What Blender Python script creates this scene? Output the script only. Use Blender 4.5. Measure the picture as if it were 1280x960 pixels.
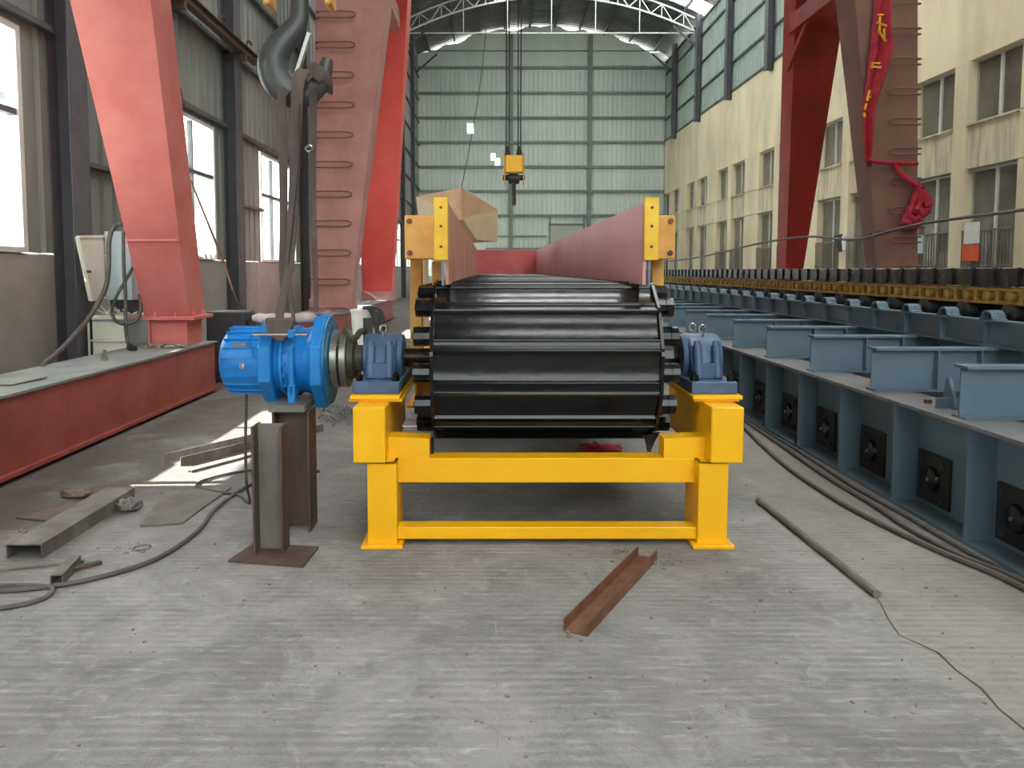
import bpy, math, random
from mathutils import Vector, Matrix

for o in list(bpy.data.objects):
    bpy.data.objects.remove(o)
scene = bpy.context.scene
COL = scene.collection
PI = math.pi
rad = math.radians

# ------------------------------------------------------------------ camera
cam_data = bpy.data.cameras.new('camera')
cam = bpy.data.objects.new('camera', cam_data)
COL.objects.link(cam)
cam.location = (0, 0, 1.6)
cam.rotation_euler = (rad(90 - 4.0), 0, 0)
cam_data.sensor_fit = 'HORIZONTAL'
cam_data.sensor_width = 36.0
cam_data.lens = 36.0 * 960 / 1280
cam_data.shift_x = 28 / 1280
cam_data.shift_y = -(480 - (338 + 960 * math.tan(rad(4.0)))) / 1280
cam_data.clip_end = 500
scene.camera = cam

# ------------------------------------------------------------------ world, sun, exposure
world = bpy.data.worlds.new('world')
scene.world = world
world.use_nodes = True
wn = world.node_tree
wn.nodes.clear()
w_out = wn.nodes.new('ShaderNodeOutputWorld')
w_bg = wn.nodes.new('ShaderNodeBackground')
w_tc = wn.nodes.new('ShaderNodeTexCoord')
w_sep = wn.nodes.new('ShaderNodeSeparateXYZ')
w_ramp = wn.nodes.new('ShaderNodeValToRGB')
w_ramp.color_ramp.elements[0].position = 0.0
w_ramp.color_ramp.elements[0].color = (1.0, 0.985, 0.95, 1)
w_ramp.color_ramp.elements[1].position = 0.8
w_ramp.color_ramp.elements[1].color = (0.86, 0.93, 1.0, 1)
wn.links.new(w_tc.outputs['Generated'], w_sep.inputs[0])
wn.links.new(w_sep.outputs['Z'], w_ramp.inputs[0])
wn.links.new(w_ramp.outputs[0], w_bg.inputs['Color'])
wn.links.new(w_bg.outputs[0], w_out.inputs['Surface'])
w_bg.inputs['Strength'].default_value = 3.8

sun_data = bpy.data.lights.new('sun', 'SUN')
sun = bpy.data.objects.new('sun', sun_data)
COL.objects.link(sun)
sun_dir = Vector((1.0, 0.04, -0.72)).normalized()
sun.rotation_euler = sun_dir.to_track_quat('-Z', 'Y').to_euler()
sun.location = (-20, -5, 20)
sun_data.energy = 28.0
sun_data.angle = rad(0.6)
sun_data.color = (1.0, 0.97, 0.92)


def portal(name, loc, rot, sx, sy):
    d = bpy.data.lights.new(name, 'AREA')
    d.shape = 'RECTANGLE'
    d.size, d.size_y = sx, sy
    o = bpy.data.objects.new(name, d)
    COL.objects.link(o)
    o.location = loc
    o.rotation_euler = rot
    d.cycles.is_portal = True
    return o


# daylight enters through the added rear glazing, the roof lights and the left windows
portal('rear_glazing_portal', (3.8, -22.3, 11.1), (rad(90), 0, 0), 18.0, 12.2)
portal('left_window_portal', (-5.5, 17.0, 3.0), (0, rad(-90), 0), 2.6, 77.0)

vs = scene.view_settings
vs.view_transform = 'Standard'
vs.look = 'None'
vs.exposure = 0.92
vs.gamma = 1.0
vs.use_curve_mapping = False

RNG = random.Random(7)

# ------------------------------------------------------------------ materials
def srgb(r, g, b):
    def f(c):
        c /= 255.0
        return c / 12.92 if c <= 0.04045 else ((c + 0.055) / 1.055) ** 2.4
    return (f(r), f(g), f(b), 1.0)


MATS = {}


def mat(name, col, rough=0.5, metal=0.0, col2=None, scale=3.0, mix=0.5, bump=0.0, bscale=60.0, spec=0.5,
        streak=None, coat=0.0, sharp=(0.4, 0.62)):
    """Painted / worn surface: base colour broken up by two noises (object space), with fine relief."""
    m = bpy.data.materials.new(name)
    m.use_nodes = True
    nt = m.node_tree
    b = nt.nodes['Principled BSDF']
    b.inputs['Roughness'].default_value = rough
    b.inputs['Metallic'].default_value = metal
    b.inputs['Specular IOR Level'].default_value = spec
    if coat:
        b.inputs['Coat Weight'].default_value = coat
        b.inputs['Coat Roughness'].default_value = 0.1
    if col2 is None:
        col2 = tuple(c * 0.8 for c in col[:3]) + (1,)
    tc = nt.nodes.new('ShaderNodeTexCoord')
    mp = nt.nodes.new('ShaderNodeMapping')
    nt.links.new(tc.outputs['Object'], mp.inputs[0])
    if streak:
        mp.inputs['Scale'].default_value = streak
    n = nt.nodes.new('ShaderNodeTexNoise')
    n.inputs['Scale'].default_value = scale
    n.inputs['Detail'].default_value = 7.0
    n.inputs['Roughness'].default_value = 0.62
    nt.links.new(mp.outputs[0], n.inputs['Vector'])
    r = nt.nodes.new('ShaderNodeValToRGB')
    r.color_ramp.elements[0].position = sharp[0]
    r.color_ramp.elements[1].position = sharp[1]
    nt.links.new(n.outputs['Fac'], r.inputs[0])
    mul = nt.nodes.new('ShaderNodeMath')
    mul.operation = 'MULTIPLY'
    mul.inputs[1].default_value = mix
    nt.links.new(r.outputs[0], mul.inputs[0])
    mx = nt.nodes.new('ShaderNodeMixRGB')
    mx.inputs[1].default_value = col
    mx.inputs[2].default_value = col2
    nt.links.new(mul.outputs[0], mx.inputs[0])
    nt.links.new(mx.outputs[0], b.inputs['Base Color'])
    ra = nt.nodes.new('ShaderNodeMapRange')
    ra.inputs['To Min'].default_value = max(0.03, rough - 0.08)
    ra.inputs['To Max'].default_value = min(1.0, rough + 0.1)
    nt.links.new(n.outputs['Fac'], ra.inputs['Value'])
    nt.links.new(ra.outputs[0], b.inputs['Roughness'])
    if bump:
        n2 = nt.nodes.new('ShaderNodeTexNoise')
        n2.inputs['Scale'].default_value = bscale
        n2.inputs['Detail'].default_value = 4.0
        nt.links.new(tc.outputs['Object'], n2.inputs['Vector'])
        bp = nt.nodes.new('ShaderNodeBump')
        bp.inputs['Strength'].default_value = bump
        bp.inputs['Distance'].default_value = 0.01
        nt.links.new(n2.outputs['Fac'], bp.inputs['Height'])
        nt.links.new(bp.outputs[0], b.inputs['Normal'])
    MATS[name] = m
    return m


yellow = mat('yellow_paint', srgb(250, 188, 4), 0.38, col2=srgb(242, 174, 2), scale=2.5, mix=0.6)
yellow_old = mat('yellow_primer', srgb(226, 172, 88), 0.5, col2=srgb(206, 140, 60), scale=4, mix=0.7, bump=0.05)
yellow_bright = mat('yellow_bracket_paint', srgb(238, 196, 50), 0.45, col2=srgb(214, 160, 30), scale=5, mix=0.6)
black_gloss = mat('black_gloss_paint', srgb(13, 14, 16), 0.15, col2=srgb(24, 25, 28), scale=6, mix=0.7, bump=0.06, bscale=18, spec=0.42)
black_matt = mat('black_steel', srgb(24, 24, 26), 0.5, col2=srgb(50, 48, 44), scale=8, mix=0.5)
black_pan = mat('black_pan_paint', srgb(24, 26, 32), 0.25, col2=srgb(44, 46, 52), scale=5, mix=0.6)
machine_blue = mat('gearbox_blue', srgb(30, 130, 206), 0.36, col2=srgb(20, 108, 180), scale=5, mix=0.6, bump=0.05, bscale=30)
gear_shaded = mat('gearbox_shaded_blue', srgb(22, 96, 146), 0.38, col2=srgb(26, 122, 158), scale=9, mix=0.7)  # same gearbox blue, with the cover's shade put into the colour
bearing_blue = mat('bearing_blue', srgb(74, 98, 132), 0.42, col2=srgb(58, 80, 112), scale=6, mix=0.6, bump=0.1, bscale=70)
steel = mat('machined_steel', srgb(178, 178, 172), 0.28, 0.9, col2=srgb(120, 116, 104), scale=5, mix=0.6)
chrome = mat('bright_steel', srgb(215, 215, 212), 0.22, 1.0, col2=srgb(160, 160, 158), scale=9, mix=0.5)
shaft_steel = mat('dark_shaft_steel', srgb(60, 54, 50), 0.25, 0.85, col2=srgb(36, 30, 30), scale=6, mix=0.6)
hook_steel = mat('grey_hook_paint', srgb(72, 76, 76), 0.4, 0.2, col2=srgb(54, 58, 58), scale=6, mix=0.7, bump=0.1, bscale=30)
greasy = mat('greasy_dark_green', srgb(52, 54, 40), 0.6, col2=srgb(86, 84, 56), scale=14, mix=0.7, bump=0.3)
red_pink = mat('faded_red_paint', srgb(204, 116, 110), 0.55, col2=srgb(192, 98, 92), scale=2.2, mix=0.8, bump=0.05)
red_beam = mat('dusty_red_paint', srgb(146, 70, 60), 0.5, col2=srgb(120, 52, 46), scale=2.2, mix=0.8, bump=0.05)
red_brown = mat('brown_red_paint', srgb(178, 126, 120), 0.6, col2=srgb(160, 104, 98), scale=1.6, mix=0.7, bump=0.05)
red_dark_brown = mat('weathered_brown_paint', srgb(120, 84, 70), 0.6, col2=srgb(104, 70, 58), scale=1.2, mix=0.7, bump=0.05)
red_sunlit = mat('sunlit_red_paint', srgb(230, 92, 84), 0.45, col2=srgb(216, 78, 72), scale=1.6, mix=0.6)  # far gantry's far left leg: sunlight put into its red
red_deep = mat('deep_red_paint', srgb(158, 34, 22), 0.45, col2=srgb(126, 22, 16), scale=1.0, mix=0.8)
skirt_red = mat('pink_primer', srgb(222, 164, 168), 0.5, col2=srgb(212, 148, 154), scale=1.4, mix=0.6)
skirt_shaded = mat('shaded_red_primer', srgb(196, 140, 116), 0.5, col2=srgb(176, 116, 100), scale=1.4, mix=0.7)  # left trough side: its shade put into a browner red
skirt_end = mat('red_primer', srgb(198, 92, 92), 0.5, col2=srgb(166, 62, 62), scale=2.0, mix=0.7)
tan_plate = mat('tan_plate', srgb(206, 188, 152), 0.6, col2=srgb(188, 168, 134), scale=2.5, mix=0.7, bump=0.05)
pink_plate = mat('pinkish_plate', srgb(210, 180, 150), 0.6, col2=srgb(196, 162, 134), scale=2.5, mix=0.7)
girt_back = mat('pale_girt_steel', srgb(120, 130, 124), 0.55, col2=srgb(96, 106, 100), scale=2, mix=0.5)
roof_grey = mat('roof_sheet_grey', srgb(104, 108, 106), 0.6, 0.1, col2=srgb(84, 88, 86), scale=0.8, mix=0.7)
slate = mat('slate_blue_paint', srgb(100, 121, 136), 0.48, col2=srgb(86, 104, 117), scale=1.8, mix=0.6, bump=0.04)
slate_dust = mat('dusty_slate_paint', srgb(122, 120, 118), 0.65, col2=srgb(98, 104, 110), scale=3, mix=0.7)
chain_yellow = mat('chain_yellow', srgb(186, 148, 72), 0.55, col2=srgb(140, 104, 46), scale=12, mix=0.7, bump=0.15)
rust = mat('rusty_steel', srgb(124, 84, 58), 0.7, col2=srgb(92, 62, 46), scale=9, mix=0.8, bump=0.2)
mill_steel = mat('mill_scale_steel', srgb(116, 110, 104), 0.6, col2=srgb(86, 76, 70), scale=5, mix=0.8, bump=0.08, streak=(1, 1, 0.4))
dark_rust = mat('dark_brown_steel', srgb(92, 74, 66), 0.6, col2=srgb(70, 52, 48), scale=5, mix=0.8, streak=(2, 2, 0.4))
grey_plate = mat('grey_steel_plate', srgb(120, 118, 112), 0.5, 0.2, col2=srgb(98, 92, 86), scale=4, mix=0.7)
cable_black = mat('cable_rubber', srgb(78, 72, 70), 0.55, col2=srgb(104, 96, 92), scale=10, mix=0.6)
rope_dark = mat('rope_steel', srgb(48, 46, 44), 0.6)
sling_mat = mat('sling_webbing', srgb(96, 84, 80), 0.85, col2=srgb(72, 62, 60), scale=8, mix=0.8, bump=0.4, bscale=120, streak=(1, 1, 0.3))
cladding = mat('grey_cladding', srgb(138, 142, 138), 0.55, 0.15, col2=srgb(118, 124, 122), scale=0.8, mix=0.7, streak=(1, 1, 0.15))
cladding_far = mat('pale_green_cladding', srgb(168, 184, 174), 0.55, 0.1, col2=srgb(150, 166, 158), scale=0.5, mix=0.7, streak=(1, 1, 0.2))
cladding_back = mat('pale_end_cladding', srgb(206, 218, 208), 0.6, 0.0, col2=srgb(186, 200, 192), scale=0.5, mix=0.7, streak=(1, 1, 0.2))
frame_grey = mat('grey_steelwork', srgb(92, 92, 98), 0.55, col2=srgb(76, 76, 80), scale=3, mix=0.6)
girt_grey = mat('dark_girt_steel', srgb(66, 70, 70), 0.55, col2=srgb(88, 92, 92), scale=2, mix=0.5)
truss_white = mat('white_truss_paint', srgb(196, 200, 196), 0.5)
dado = mat('dado_render', srgb(158, 154, 150), 0.85, col2=srgb(140, 135, 130), scale=1.2, mix=0.7, bump=0.1)
cream = mat('cream_render', srgb(230, 219, 184), 0.85, col2=srgb(200, 190, 160), scale=0.7, mix=0.8, bump=0.06, streak=(1, 1, 0.3))
cream_stain = mat('stained_cream_render', srgb(220, 210, 178), 0.85, col2=srgb(158, 152, 132), scale=2.6, mix=0.8, streak=(1, 1.6, 0.18))
frame_white = mat('white_window_frame', srgb(214, 216, 212), 0.5)
frame_pale = mat('pale_aluminium', srgb(188, 188, 178), 0.45, 0.3)
pale_door = mat('pale_door_paint', srgb(176, 180, 166), 0.6)
cab_white = mat('cream_cabinet_paint', srgb(226, 224, 208), 0.5)
cab_blue = mat('pale_blue_cabinet_paint', srgb(188, 208, 214), 0.5)
white_plastic = mat('white_plastic', srgb(228, 226, 222), 0.45, col2=srgb(204, 198, 194), scale=6)
pink_plastic = mat('dirty_white_wrap', srgb(214, 196, 190), 0.6, col2=srgb(176, 150, 146), scale=14, mix=0.8, bump=0.3)
dark_box = mat('dark_machine_casing', srgb(58, 58, 62), 0.5)
banner_red = mat('banner_cloth', srgb(164, 22, 42), 0.75, col2=srgb(112, 16, 40), scale=5, mix=0.8)
banner_gold = mat('banner_gold', srgb(232, 178, 40), 0.7)
bar_grey = mat('grille_steel', srgb(120, 112, 100), 0.6)
notice_red = mat('notice_orange', srgb(226, 92, 52), 0.6)
notice_white = mat('notice_white', srgb(226, 226, 220), 0.6)
debris_mat = mat('floor_debris', srgb(150, 140, 128), 0.9, col2=srgb(96, 84, 74), scale=20, mix=0.9)
outside_wall = mat('outside_wall', srgb(214, 212, 204), 0.9)
outside_ground_mat = mat('outside_concrete', srgb(176, 172, 164), 0.9)
rag_mat = mat('dirty_rag', srgb(112, 94, 84), 0.9, col2=srgb(140, 120, 108), scale=10, mix=0.8, bump=0.3)
wool_mat = mat('grey_waste_wool', srgb(130, 128, 124), 0.9, col2=srgb(84, 82, 80), scale=30, mix=0.9, bump=0.5)
joint_mat = mat('joint_filler', srgb(128, 126, 124), 0.95, col2=srgb(160, 158, 156), scale=20, mix=0.9)
crack_mat = mat('crack_dirt', srgb(74, 72, 70), 0.95)


def glass_mat(name, tint, alpha, rough=0.05):
    m = bpy.data.materials.new(name)
    m.use_nodes = True
    nt = m.node_tree
    nt.nodes.clear()
    out = nt.nodes.new('ShaderNodeOutputMaterial')
    t = nt.nodes.new('ShaderNodeBsdfTransparent')
    t.inputs[0].default_value = tint
    g = nt.nodes.new('ShaderNodeBsdfGlossy')
    g.inputs['Roughness'].default_value = rough
    g.inputs['Color'].default_value = (0.9, 0.92, 0.92, 1)
    mx = nt.nodes.new('ShaderNodeMixShader')
    mx.inputs[0].default_value = 0.07
    nt.links.new(t.outputs[0], mx.inputs[1])
    nt.links.new(g.outputs[0], mx.inputs[2])
    nt.links.new(mx.outputs[0], out.inputs[0])
    return m


clear_glass = glass_mat('clear_glass', (0.92, 0.95, 0.94, 1), 0.1)
roof_sheet = glass_mat('clear_roof_sheet', (0.8, 0.82, 0.82, 1), 0.1, 0.3)
def translucent_mat(name, col):
    m = bpy.data.materials.new(name)
    m.use_nodes = True
    nt = m.node_tree
    nt.nodes.clear()
    out = nt.nodes.new('ShaderNodeOutputMaterial')
    t = nt.nodes.new('ShaderNodeBsdfTranslucent')
    t.inputs[0].default_value = col
    nt.links.new(t.outputs[0], out.inputs[0])
    return m


frosted = translucent_mat('frosted_sheet', (0.75, 0.77, 0.76, 1))
room_glass = mat('dim_office_glass', srgb(118, 112, 98), 0.16, col2=srgb(92, 88, 78), scale=0.9, mix=0.8, spec=0.6)  # opaque panes; the dark interior and reflection put into grey-brown


def floor_material():
    m = bpy.data.materials.new('scored_concrete')
    m.use_nodes = True
    nt = m.node_tree
    L = nt.links.new
    b = nt.nodes['Principled BSDF']
    tc = nt.nodes.new('ShaderNodeTexCoord')

    def noise(scale, detail=6, rough=0.6, vec=None, dist=0.0):
        n = nt.nodes.new('ShaderNodeTexNoise')
        n.inputs['Scale'].default_value = scale
        n.inputs['Detail'].default_value = detail
        n.inputs['Roughness'].default_value = rough
        n.inputs['Distortion'].default_value = dist
        L(vec if vec is not None else tc.outputs['Object'], n.inputs['Vector'])
        return n.outputs['Fac']

    def ramp(src, p0, p1, c0=(0, 0, 0, 1), c1=(1, 1, 1, 1)):
        r = nt.nodes.new('ShaderNodeValToRGB')
        r.color_ramp.elements[0].position = p0
        r.color_ramp.elements[1].position = p1
        r.color_ramp.elements[0].color = c0
        r.color_ramp.elements[1].color = c1
        L(src, r.inputs[0])
        return r.outputs[0]

    def mixc(fac, a, c, mode='MIX'):
        x = nt.nodes.new('ShaderNodeMixRGB')
        x.blend_type = mode
        if isinstance(fac, float):
            x.inputs[0].default_value = fac
        else:
            L(fac, x.inputs[0])
        for i, v in ((1, a), (2, c)):
            if isinstance(v, tuple):
                x.inputs[i].default_value = v
            else:
                L(v, x.inputs[i])
        return x.outputs[0]

    def mul(a, k):
        x = nt.nodes.new('ShaderNodeMath')
        x.operation = 'MULTIPLY'
        L(a, x.inputs[0])
        if isinstance(k, float):
            x.inputs[1].default_value = k
        else:
            L(k, x.inputs[1])
        return x.outputs[0]

    mp = nt.nodes.new('ShaderNodeMapping')
    mp.inputs['Scale'].default_value = (1.4, 9.0, 1)
    L(tc.outputs['Object'], mp.inputs[0])
    big = ramp(noise(0.7, 8, 0.64, dist=0.4), 0.36, 0.64)
    mid = ramp(noise(2.1, 10, 0.74, dist=1.1), 0.44, 0.62)
    scuff = ramp(noise(3.4, 10, 0.78, vec=mp.outputs[0]), 0.53, 0.70)
    patch = ramp(noise(5.5, 9, 0.76, dist=0.8), 0.55, 0.70)
    fine = noise(70, 4, 0.7)
    grit = ramp(noise(120, 5, 0.8), 0.35, 0.7)
    speck = ramp(noise(34, 4, 0.7), 0.66, 0.72)
    base = mixc(big, srgb(128, 124, 124), srgb(166, 162, 161))
    base = mixc(mul(mid, 0.55), base, srgb(106, 105, 106))
    base = mixc(mul(scuff, 0.62), base, srgb(206, 202, 200))
    base = mixc(mul(patch, 0.5), base, srgb(194, 190, 188))
    base = mixc(mul(grit, 0.22), base, srgb(98, 98, 98))
    base = mixc(mul(speck, 0.4), base, srgb(84, 82, 80))
    # oily brown dirt away from the swept strip, off to the left and by the long machine
    sp = nt.nodes.new('ShaderNodeSeparateXYZ')
    L(tc.outputs['Object'], sp.inputs[0])
    dirt_n = ramp(noise(1.3, 9, 0.7, dist=0.9), 0.22, 0.5)
    ln = nt.nodes.new('ShaderNodeMath')          # distance to the left of the swept line, wobbling
    ln.operation = 'MULTIPLY_ADD'
    L(sp.outputs['Y'], ln.inputs[0])
    ln.inputs[1].default_value = -0.42
    L(sp.outputs['X'], ln.inputs[2])
    mr = nt.nodes.new('ShaderNodeMapRange')
    mr.inputs['From Min'].default_value = -4.0
    mr.inputs['From Max'].default_value = -4.9
    L(ln.outputs[0], mr.inputs['Value'])
    mrx = nt.nodes.new('ShaderNodeMapRange')
    mrx.inputs['From Min'].default_value = -0.9
    mrx.inputs['From Max'].default_value = -2.2
    L(sp.outputs['X'], mrx.inputs['Value'])
    base = mixc(mul(mul(mul(mr.outputs[0], mrx.outputs[0]), dirt_n), 0.9), base, srgb(82, 71, 63))
    mr3 = nt.nodes.new('ShaderNodeMapRange')
    mr3.inputs['From Min'].default_value = 4.4
    mr3.inputs['From Max'].default_value = 6.0
    L(sp.outputs['Y'], mr3.inputs['Value'])
    base = mixc(mul(mul(mr3.outputs[0], dirt_n), 0.45), base, srgb(96, 92, 90))
    mr2 = nt.nodes.new('ShaderNodeMapRange')
    mr2.inputs['From Min'].default_value = 1.75
    mr2.inputs['From Max'].default_value = 1.95
    L(sp.outputs['X'], mr2.inputs['Value'])
    base = mixc(mul(mr2.outputs[0], 0.5), base, srgb(150, 144, 130))
    b.inputs['Roughness'].default_value = 0.8
    b.inputs['Specular IOR Level'].default_value = 0.3
    # scoring lines pressed across the slab
    wv = nt.nodes.new('ShaderNodeTexWave')
    wv.wave_type = 'BANDS'
    wv.bands_direction = 'Y'
    wv.inputs['Scale'].default_value = 1 / 0.026 / 3.1416 * 0.5
    wv.inputs['Distortion'].default_value = 0.6
    wv.inputs['Detail'].default_value = 2.0
    wv.inputs['Detail Scale'].default_value = 0.6
    L(tc.outputs['Object'], wv.inputs['Vector'])
    linemask = ramp(noise(2.4, 8, 0.75, dist=0.8), 0.42, 0.56)
    h = mixc(1.0, mul(mul(wv.outputs['Fac'], linemask), 0.5), mul(fine, 0.6), 'ADD')
    h = mixc(0.6, h, mid, 'ADD')
    bp = nt.nodes.new('ShaderNodeBump')
    bp.inputs['Strength'].default_value = 0.75
    bp.inputs['Distance'].default_value = 0.007
    L(h, bp.inputs['Height'])
    L(bp.outputs[0], b.inputs['Normal'])
    line_dark = mixc(mul(mul(wv.outputs['Fac'], linemask), 0.3), base, srgb(92, 92, 92))
    L(line_dark, b.inputs['Base Color'])
    return m


floor_mat = floor_material()

# ------------------------------------------------------------------ mesh helpers
ORIGIN = {}


class MB:
    """Collects shapes and links them as ONE mesh object."""

    def __init__(s):
        s.v, s.f = [], []

    def add(s, verts, faces, M=None):
        k = len(s.v)
        for p in verts:
            p = Vector(p)
            s.v.append(M @ p if M is not None else p)
        s.f += [tuple(i + k for i in f) for f in faces]
        return s

    def box(s, x0, x1, y0, y1, z0, z1, M=None):
        if x0 > x1: x0, x1 = x1, x0
        if y0 > y1: y0, y1 = y1, y0
        if z0 > z1: z0, z1 = z1, z0
        v = [(x0, y0, z0), (x1, y0, z0), (x1, y1, z0), (x0, y1, z0), (x0, y0, z1), (x1, y0, z1), (x1, y1, z1), (x0, y1, z1)]
        f = [(0, 3, 2, 1), (4, 5, 6, 7), (0, 1, 5, 4), (1, 2, 6, 5), (2, 3, 7, 6), (3, 0, 4, 7)]
        return s.add(v, f, M)

    def hexa(s, low, high):
        """Solid between two quads given in the same winding (counter-clockwise seen from outside 'high')."""
        f = [(0, 3, 2, 1), (4, 5, 6, 7), (0, 1, 5, 4), (1, 2, 6, 5), (2, 3, 7, 6), (3, 0, 4, 7)]
        return s.add(list(low) + list(high), f)

    def slab(s, quad, t):
        """A flat plate of thickness t behind the polygon (normal by right hand rule)."""
        q = [Vector(p) for p in quad]
        n = (q[1] - q[0]).cross(q[2] - q[0]).normalized() * t
        m = len(q)
        v = q + [p - n for p in q]
        f = [tuple(range(m)), tuple(reversed(range(m, 2 * m)))]
        for i in range(m):
            j = (i + 1) % m
            f.append((i, i + m, j + m, j))
        return s.add(v, f)

    def cyl(s, p0, p1, r, seg=16, r1=None, cap=True):
        p0, p1 = Vector(p0), Vector(p1)
        r1 = r if r1 is None else r1
        d = (p1 - p0).normalized()
        a = d.orthogonal().normalized()
        b = d.cross(a)
        v = []
        for p, rr in ((p0, r), (p1, r1)):
            for i in range(seg):
                t = 2 * PI * i / seg
                v.append(p + (a * math.cos(t) + b * math.sin(t)) * rr)
        f = [(i, (i + 1) % seg, (i + 1) % seg + seg, i + seg) for i in range(seg)]
        if cap:
            f.append(tuple(reversed(range(seg))))
            f.append(tuple(range(seg, 2 * seg)))
        return s.add(v, f)

    def bar(s, p0, p1, w, h, up=(0, 0, 1)):
        p0, p1 = Vector(p0), Vector(p1)
        d = (p1 - p0).normalized()
        a = d.cross(Vector(up))
        if a.length < 1e-4:
            a = Vector((1, 0, 0))
        a.normalize()
        b = a.cross(d)
        v = []
        for p in (p0, p1):
            for sa, sb in ((-1, -1), (1, -1), (1, 1), (-1, 1)):
                v.append(p + a * sa * w / 2 + b * sb * h / 2)
        f = [(3, 2, 1, 0), (4, 5, 6, 7), (0, 1, 5, 4), (1, 2, 6, 5), (2, 3, 7, 6), (3, 0, 4, 7)]
        return s.add(v, f)

    def sweep(s, path, radii, seg=8, flat=None, closed=False, ref=(0, 1, 0)):
        """Tube through points; radii a number or a list; flat = list of (in-plane, out-of-plane) half sizes."""
        P = [Vector(p) for p in path]
        n = len(P)
        v = []
        prev = None
        for i, p in enumerate(P):
            if closed:
                t = (P[(i + 1) % n] - P[i - 1]).normalized()
            else:
                t = (P[min(i + 1, n - 1)] - P[max(i - 1, 0)]).normalized()
            if flat is not None:
                b = Vector(ref)
                a = b.cross(t).normalized()
                b = t.cross(a)
            else:
                if prev is None:
                    a = t.orthogonal().normalized()
                else:
                    a = (prev - t * prev.dot(t)).normalized()
                prev = a
                b = t.cross(a)
            if flat is not None:
                ra, rb = flat[i] if isinstance(flat, list) else flat
            else:
                ra = rb = radii[i] if isinstance(radii, (list, tuple)) else radii
            for k in range(seg):
                th = 2 * PI * (k + (0.5 if flat is not None and seg == 4 else 0)) / seg
                q = 1.0
                v.append(p + a * math.cos(th) * ra * q + b * math.sin(th) * rb * q)
        f = []
        for i in range(n if closed else n - 1):
            j = (i + 1) % n
            for k in range(seg):
                l = (k + 1) % seg
                f.append((i * seg + k, i * seg + l, j * seg + l, j * seg + k))
        if not closed:
            f.append(tuple(reversed(range(seg))))
            f.append(tuple((n - 1) * seg + k for k in range(seg)))
        return s.add(v, f)

    def lathe_x(s, prof, y, z, seg=32, ang0=0.0):
        """Revolve (x, r) pairs about the line along X through (y, z)."""
        v, f = [], []
        for x, r in prof:
            for k in range(seg):
                t = 2 * PI * k / seg + ang0
                v.append((x, y + r * math.cos(t), z + r * math.sin(t)))
        n = len(prof)
        for i in range(n - 1):
            for k in range(seg):
                l = (k + 1) % seg
                f.append((i * seg + k, (i + 1) * seg + k, (i + 1) * seg + l, i * seg + l))
        f.append(tuple(range(seg)))
        f.append(tuple(reversed([(n - 1) * seg + k for k in range(seg)])))
        return s.add(v, f)

    def prism(s, poly, axis, a0, a1):
        """Extrude a 2D polygon along an axis: 'x' -> (y,z), 'y' -> (x,z), 'z' -> (x,y)."""
        def P(u, w, a):
            return {'x': (a, u, w), 'y': (u, a, w), 'z': (u, w, a)}[axis]
        m = len(poly)
        v = [P(u, w, a0) for u, w in poly] + [P(u, w, a1) for u, w in poly]
        f = [tuple(reversed(range(m))), tuple(range(m, 2 * m))]
        for i in range(m):
            j = (i + 1) % m
            f.append((i, j, j + m, i + m))
        return s.add(v, f)

    def build(s, name, material, parent=None, smooth=False, bevel=0.0, local=False, kind=None, label=None, seg=1):
        me = bpy.data.meshes.new(name)
        org = Vector((0, 0, 0)) if (parent is None or local) else ORIGIN.get(parent.as_pointer(), Vector((0, 0, 0)))
        me.from_pydata([tuple(p - org) for p in s.v], [], s.f)
        me.validate()
        import bmesh as _bm
        bm = _bm.new()
        bm.from_mesh(me)
        _bm.ops.recalc_face_normals(bm, faces=bm.faces)
        bm.to_mesh(me)
        bm.free()
        me.materials.append(material)
        if smooth:
            me.polygons.foreach_set('use_smooth', [True] * len(me.polygons))
            me.set_sharp_from_angle(angle=rad(38))
        o = bpy.data.objects.new(name, me)
        COL.objects.link(o)
        if parent is not None:
            o.parent = parent
            ORIGIN[o.as_pointer()] = org
        if bevel:
            b = o.modifiers.new('bevel', 'BEVEL')
            b.width = bevel
            b.segments = seg
            b.limit_method = 'ANGLE'
            b.angle_limit = rad(40)
        if kind:
            o['kind'] = kind
        if label:
            o['label'] = label
        return o


def thing(name, label, cat, loc=(0, 0, 0), rotz=0.0, group=None):
    o = bpy.data.objects.new(name, None)
    o.empty_display_size = 0.1
    COL.objects.link(o)
    o.location = loc
    o.rotation_euler = (0, 0, rotz)
    ORIGIN[o.as_pointer()] = Vector(loc)
    o['label'] = label
    o['category'] = cat
    if group:
        o['group'] = group
    return o


def tag(o, label, cat, group=None):
    o['label'] = label
    o['category'] = cat
    if group:
        o['group'] = group
    return o


def struct(name, mb, m, **kw):
    o = mb.build(name, m, None, **kw)
    o['kind'] = 'structure'
    ORIGIN[o.as_pointer()] = Vector((0, 0, 0))
    return o


def again(src, parent, off=(0, 0, 0), rot=None, kids=True):
    """Another copy of a piece (and of its own pieces) sharing the mesh."""
    c = src.copy()
    COL.objects.link(c)
    c.parent = parent
    c.location = Vector(src.location) + Vector(off)
    if rot is not None:
        c.rotation_euler = rot
    ORIGIN[c.as_pointer()] = ORIGIN.get(src.as_pointer(), Vector((0, 0, 0)))
    if kids:
        for ch in [k for k in bpy.data.objects if k.parent == src]:
            d = ch.copy()
            COL.objects.link(d)
            d.parent = c
    return c


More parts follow.
